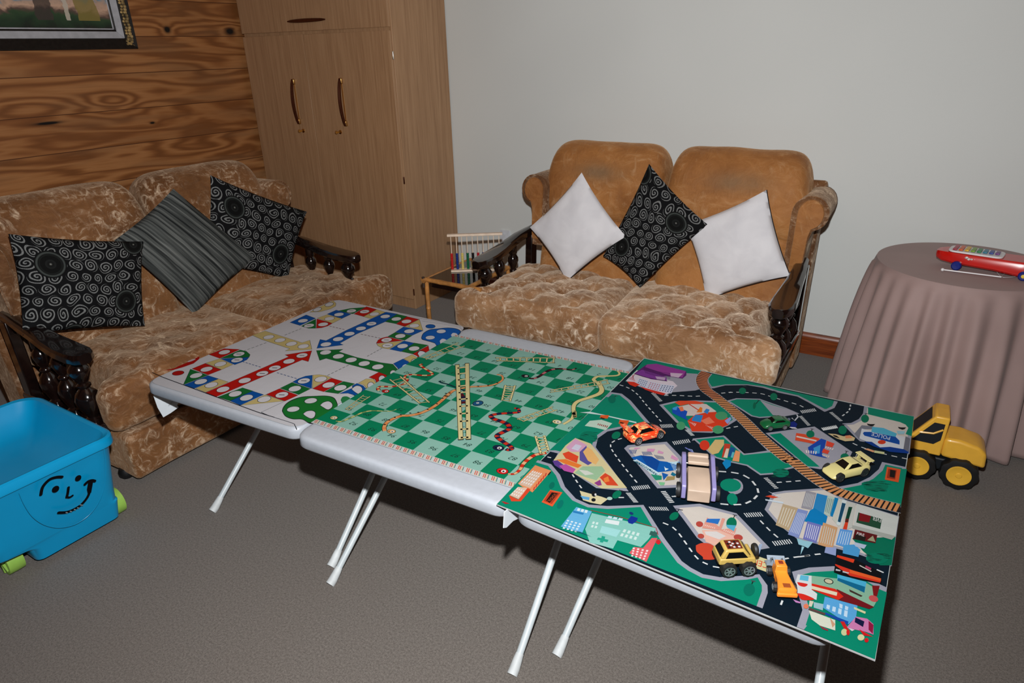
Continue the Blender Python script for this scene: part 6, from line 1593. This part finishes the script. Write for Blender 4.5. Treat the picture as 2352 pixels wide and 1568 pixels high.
# ---------------------------------------------------------------- big yellow toy truck on the floor
YT = mat('yellow_truck_plastic', (232, 178, 62), .36, var=.02, coat=.15); YH = mat('yellow_truck_hub', (232, 182, 60), .35, var=.02)
A, B = PZ(2192, 1117, 0), PZ(2098, 1094, 0)
rz, wb = frame2(A, B); d_ = V((math.cos(rz), math.sin(rz), 0)); lf = V((-d_.y, d_.x, 0)); Wt = .155
ctr = (A+B)/2-lf*(Wt/2-.02)
tt = thing('toy_truck', 'large yellow plastic toy truck with chunky black wheels on the carpet beside the round table', 'toy truck', tuple(ctr), rz)
rr_ = .066; H0 = .090
def pr(nm, pts, hw, m_, bev=.008, par=None):
    b = MB(); b.prism([V((x, -hw*.82, z)) for x, z in pts], (0, 2*hw*.82, 0)); return b.build(nm, m_, par or tt, bevel=bev, seg=3)
x0 = -wb/2
pr('chassis', [(x0-.055, .075), (x0-.03, .052), (wb/2+.06, .052), (wb/2+.09, .08), (wb/2+.09, .105), (x0-.055, .105)], .062, mat('dark_teal_black_plastic', (14, 22, 28), .5))
pr('bed', [(x0-.075, .106), (x0+.072, .120), (x0+.072, .200), (x0+.02, .203), (x0-.045, .190), (x0-.070, .165)], .078, YT, .012)
cabx = x0+.072
b = MB()
cb2 = pr('cab', [(cabx, .118), (cabx+.20, .118), (cabx+.20, .165), (cabx+.118, .172), (cabx+.045, .285), (cabx-.002, .285)], .076, YT, .006)
for s in (-1, 1):
    pr2 = MB(); pr2.prism([V((x, s*.0628, z)) for x, z in ((cabx+.012, .188), (cabx+.032, .166), (cabx+.105, .166), (cabx+.045, .258), (cabx+.010, .258))], (0, s*.0012, 0)); pr2.build('side_window', mat('side_opening_shade', (8, 16, 26), .6), cb2)  # dark panel painted in place of the shade inside the open cab
    MB().tube([(cabx+.012, s*.0645, .235), (cabx+.040, s*.0645, .212), (cabx+.085, s*.0645, .206)], .004, 6).build('seat_edge', YT, cb2, smooth=True)
n_ = V((.113, 0, .073)).normalized()
f = lambda t, y, o=.0012: V((cabx+.118+(-.073)*t, y, .172+.113*t))+V((.113, 0, .073)).normalized()*o
MB().prism([f(.18, -.048), f(.18, .048), f(.86, .048), f(.86, -.048)], tuple(-n_*.001)).build('windscreen', mat('screen_opening_shade', (12, 20, 28), .6), cb2)  # same here: dark colour stands in for the shaded cab interior
pr('bonnet', [(cabx+.195, .118), (cabx+.27, .112), (cabx+.275, .150), (cabx+.195, .166)], .070, YT, .01)
for x in (x0, wb/2):
    for s in (-1, 1): wheel_part(tt, (x, s*(Wt/2-.022), rr_), rr_, .056, YH, side=s, spokes=0, tread=True)

# ---------------------------------------------------------------- light: the camera's flash and an added dim overhead fill
def light(name, kind, loc, energy, **k):
    l = bpy.data.lights.new(name, kind); l.energy = energy
    for a, b_ in k.items(): setattr(l, a, b_)
    o = bpy.data.objects.new(name, l); COL.objects.link(o); o.location = loc; return o
FL = CAM+CU*.215+CF*.05
fl = light('camera_flash', 'SPOT', FL, 318, spot_size=math.radians(168), spot_blend=1.0, shadow_soft_size=.022, color=(1.0, .99, .985))
aim = ray(1020, 560).normalized()
fl.rotation_euler = aim.to_track_quat('-Z', 'Y').to_euler()
am = light('ceiling_fill', 'AREA', (-.9, 1.2, CH-.06), 1.5, size=1.2, color=(1, .93, .82))  # unseen warm panel below the ceiling, added as weak fill
w = bpy.data.worlds.new('world'); SC.world = w; w.use_nodes = True
w.node_tree.nodes['Background'].inputs[0].default_value = (.05, .05, .055, 1)
SC.view_settings.view_transform = 'Standard'; SC.view_settings.look = 'None'; SC.view_settings.gamma = 1
SC.view_settings.use_curve_mapping = False; SC.view_settings.exposure = 0
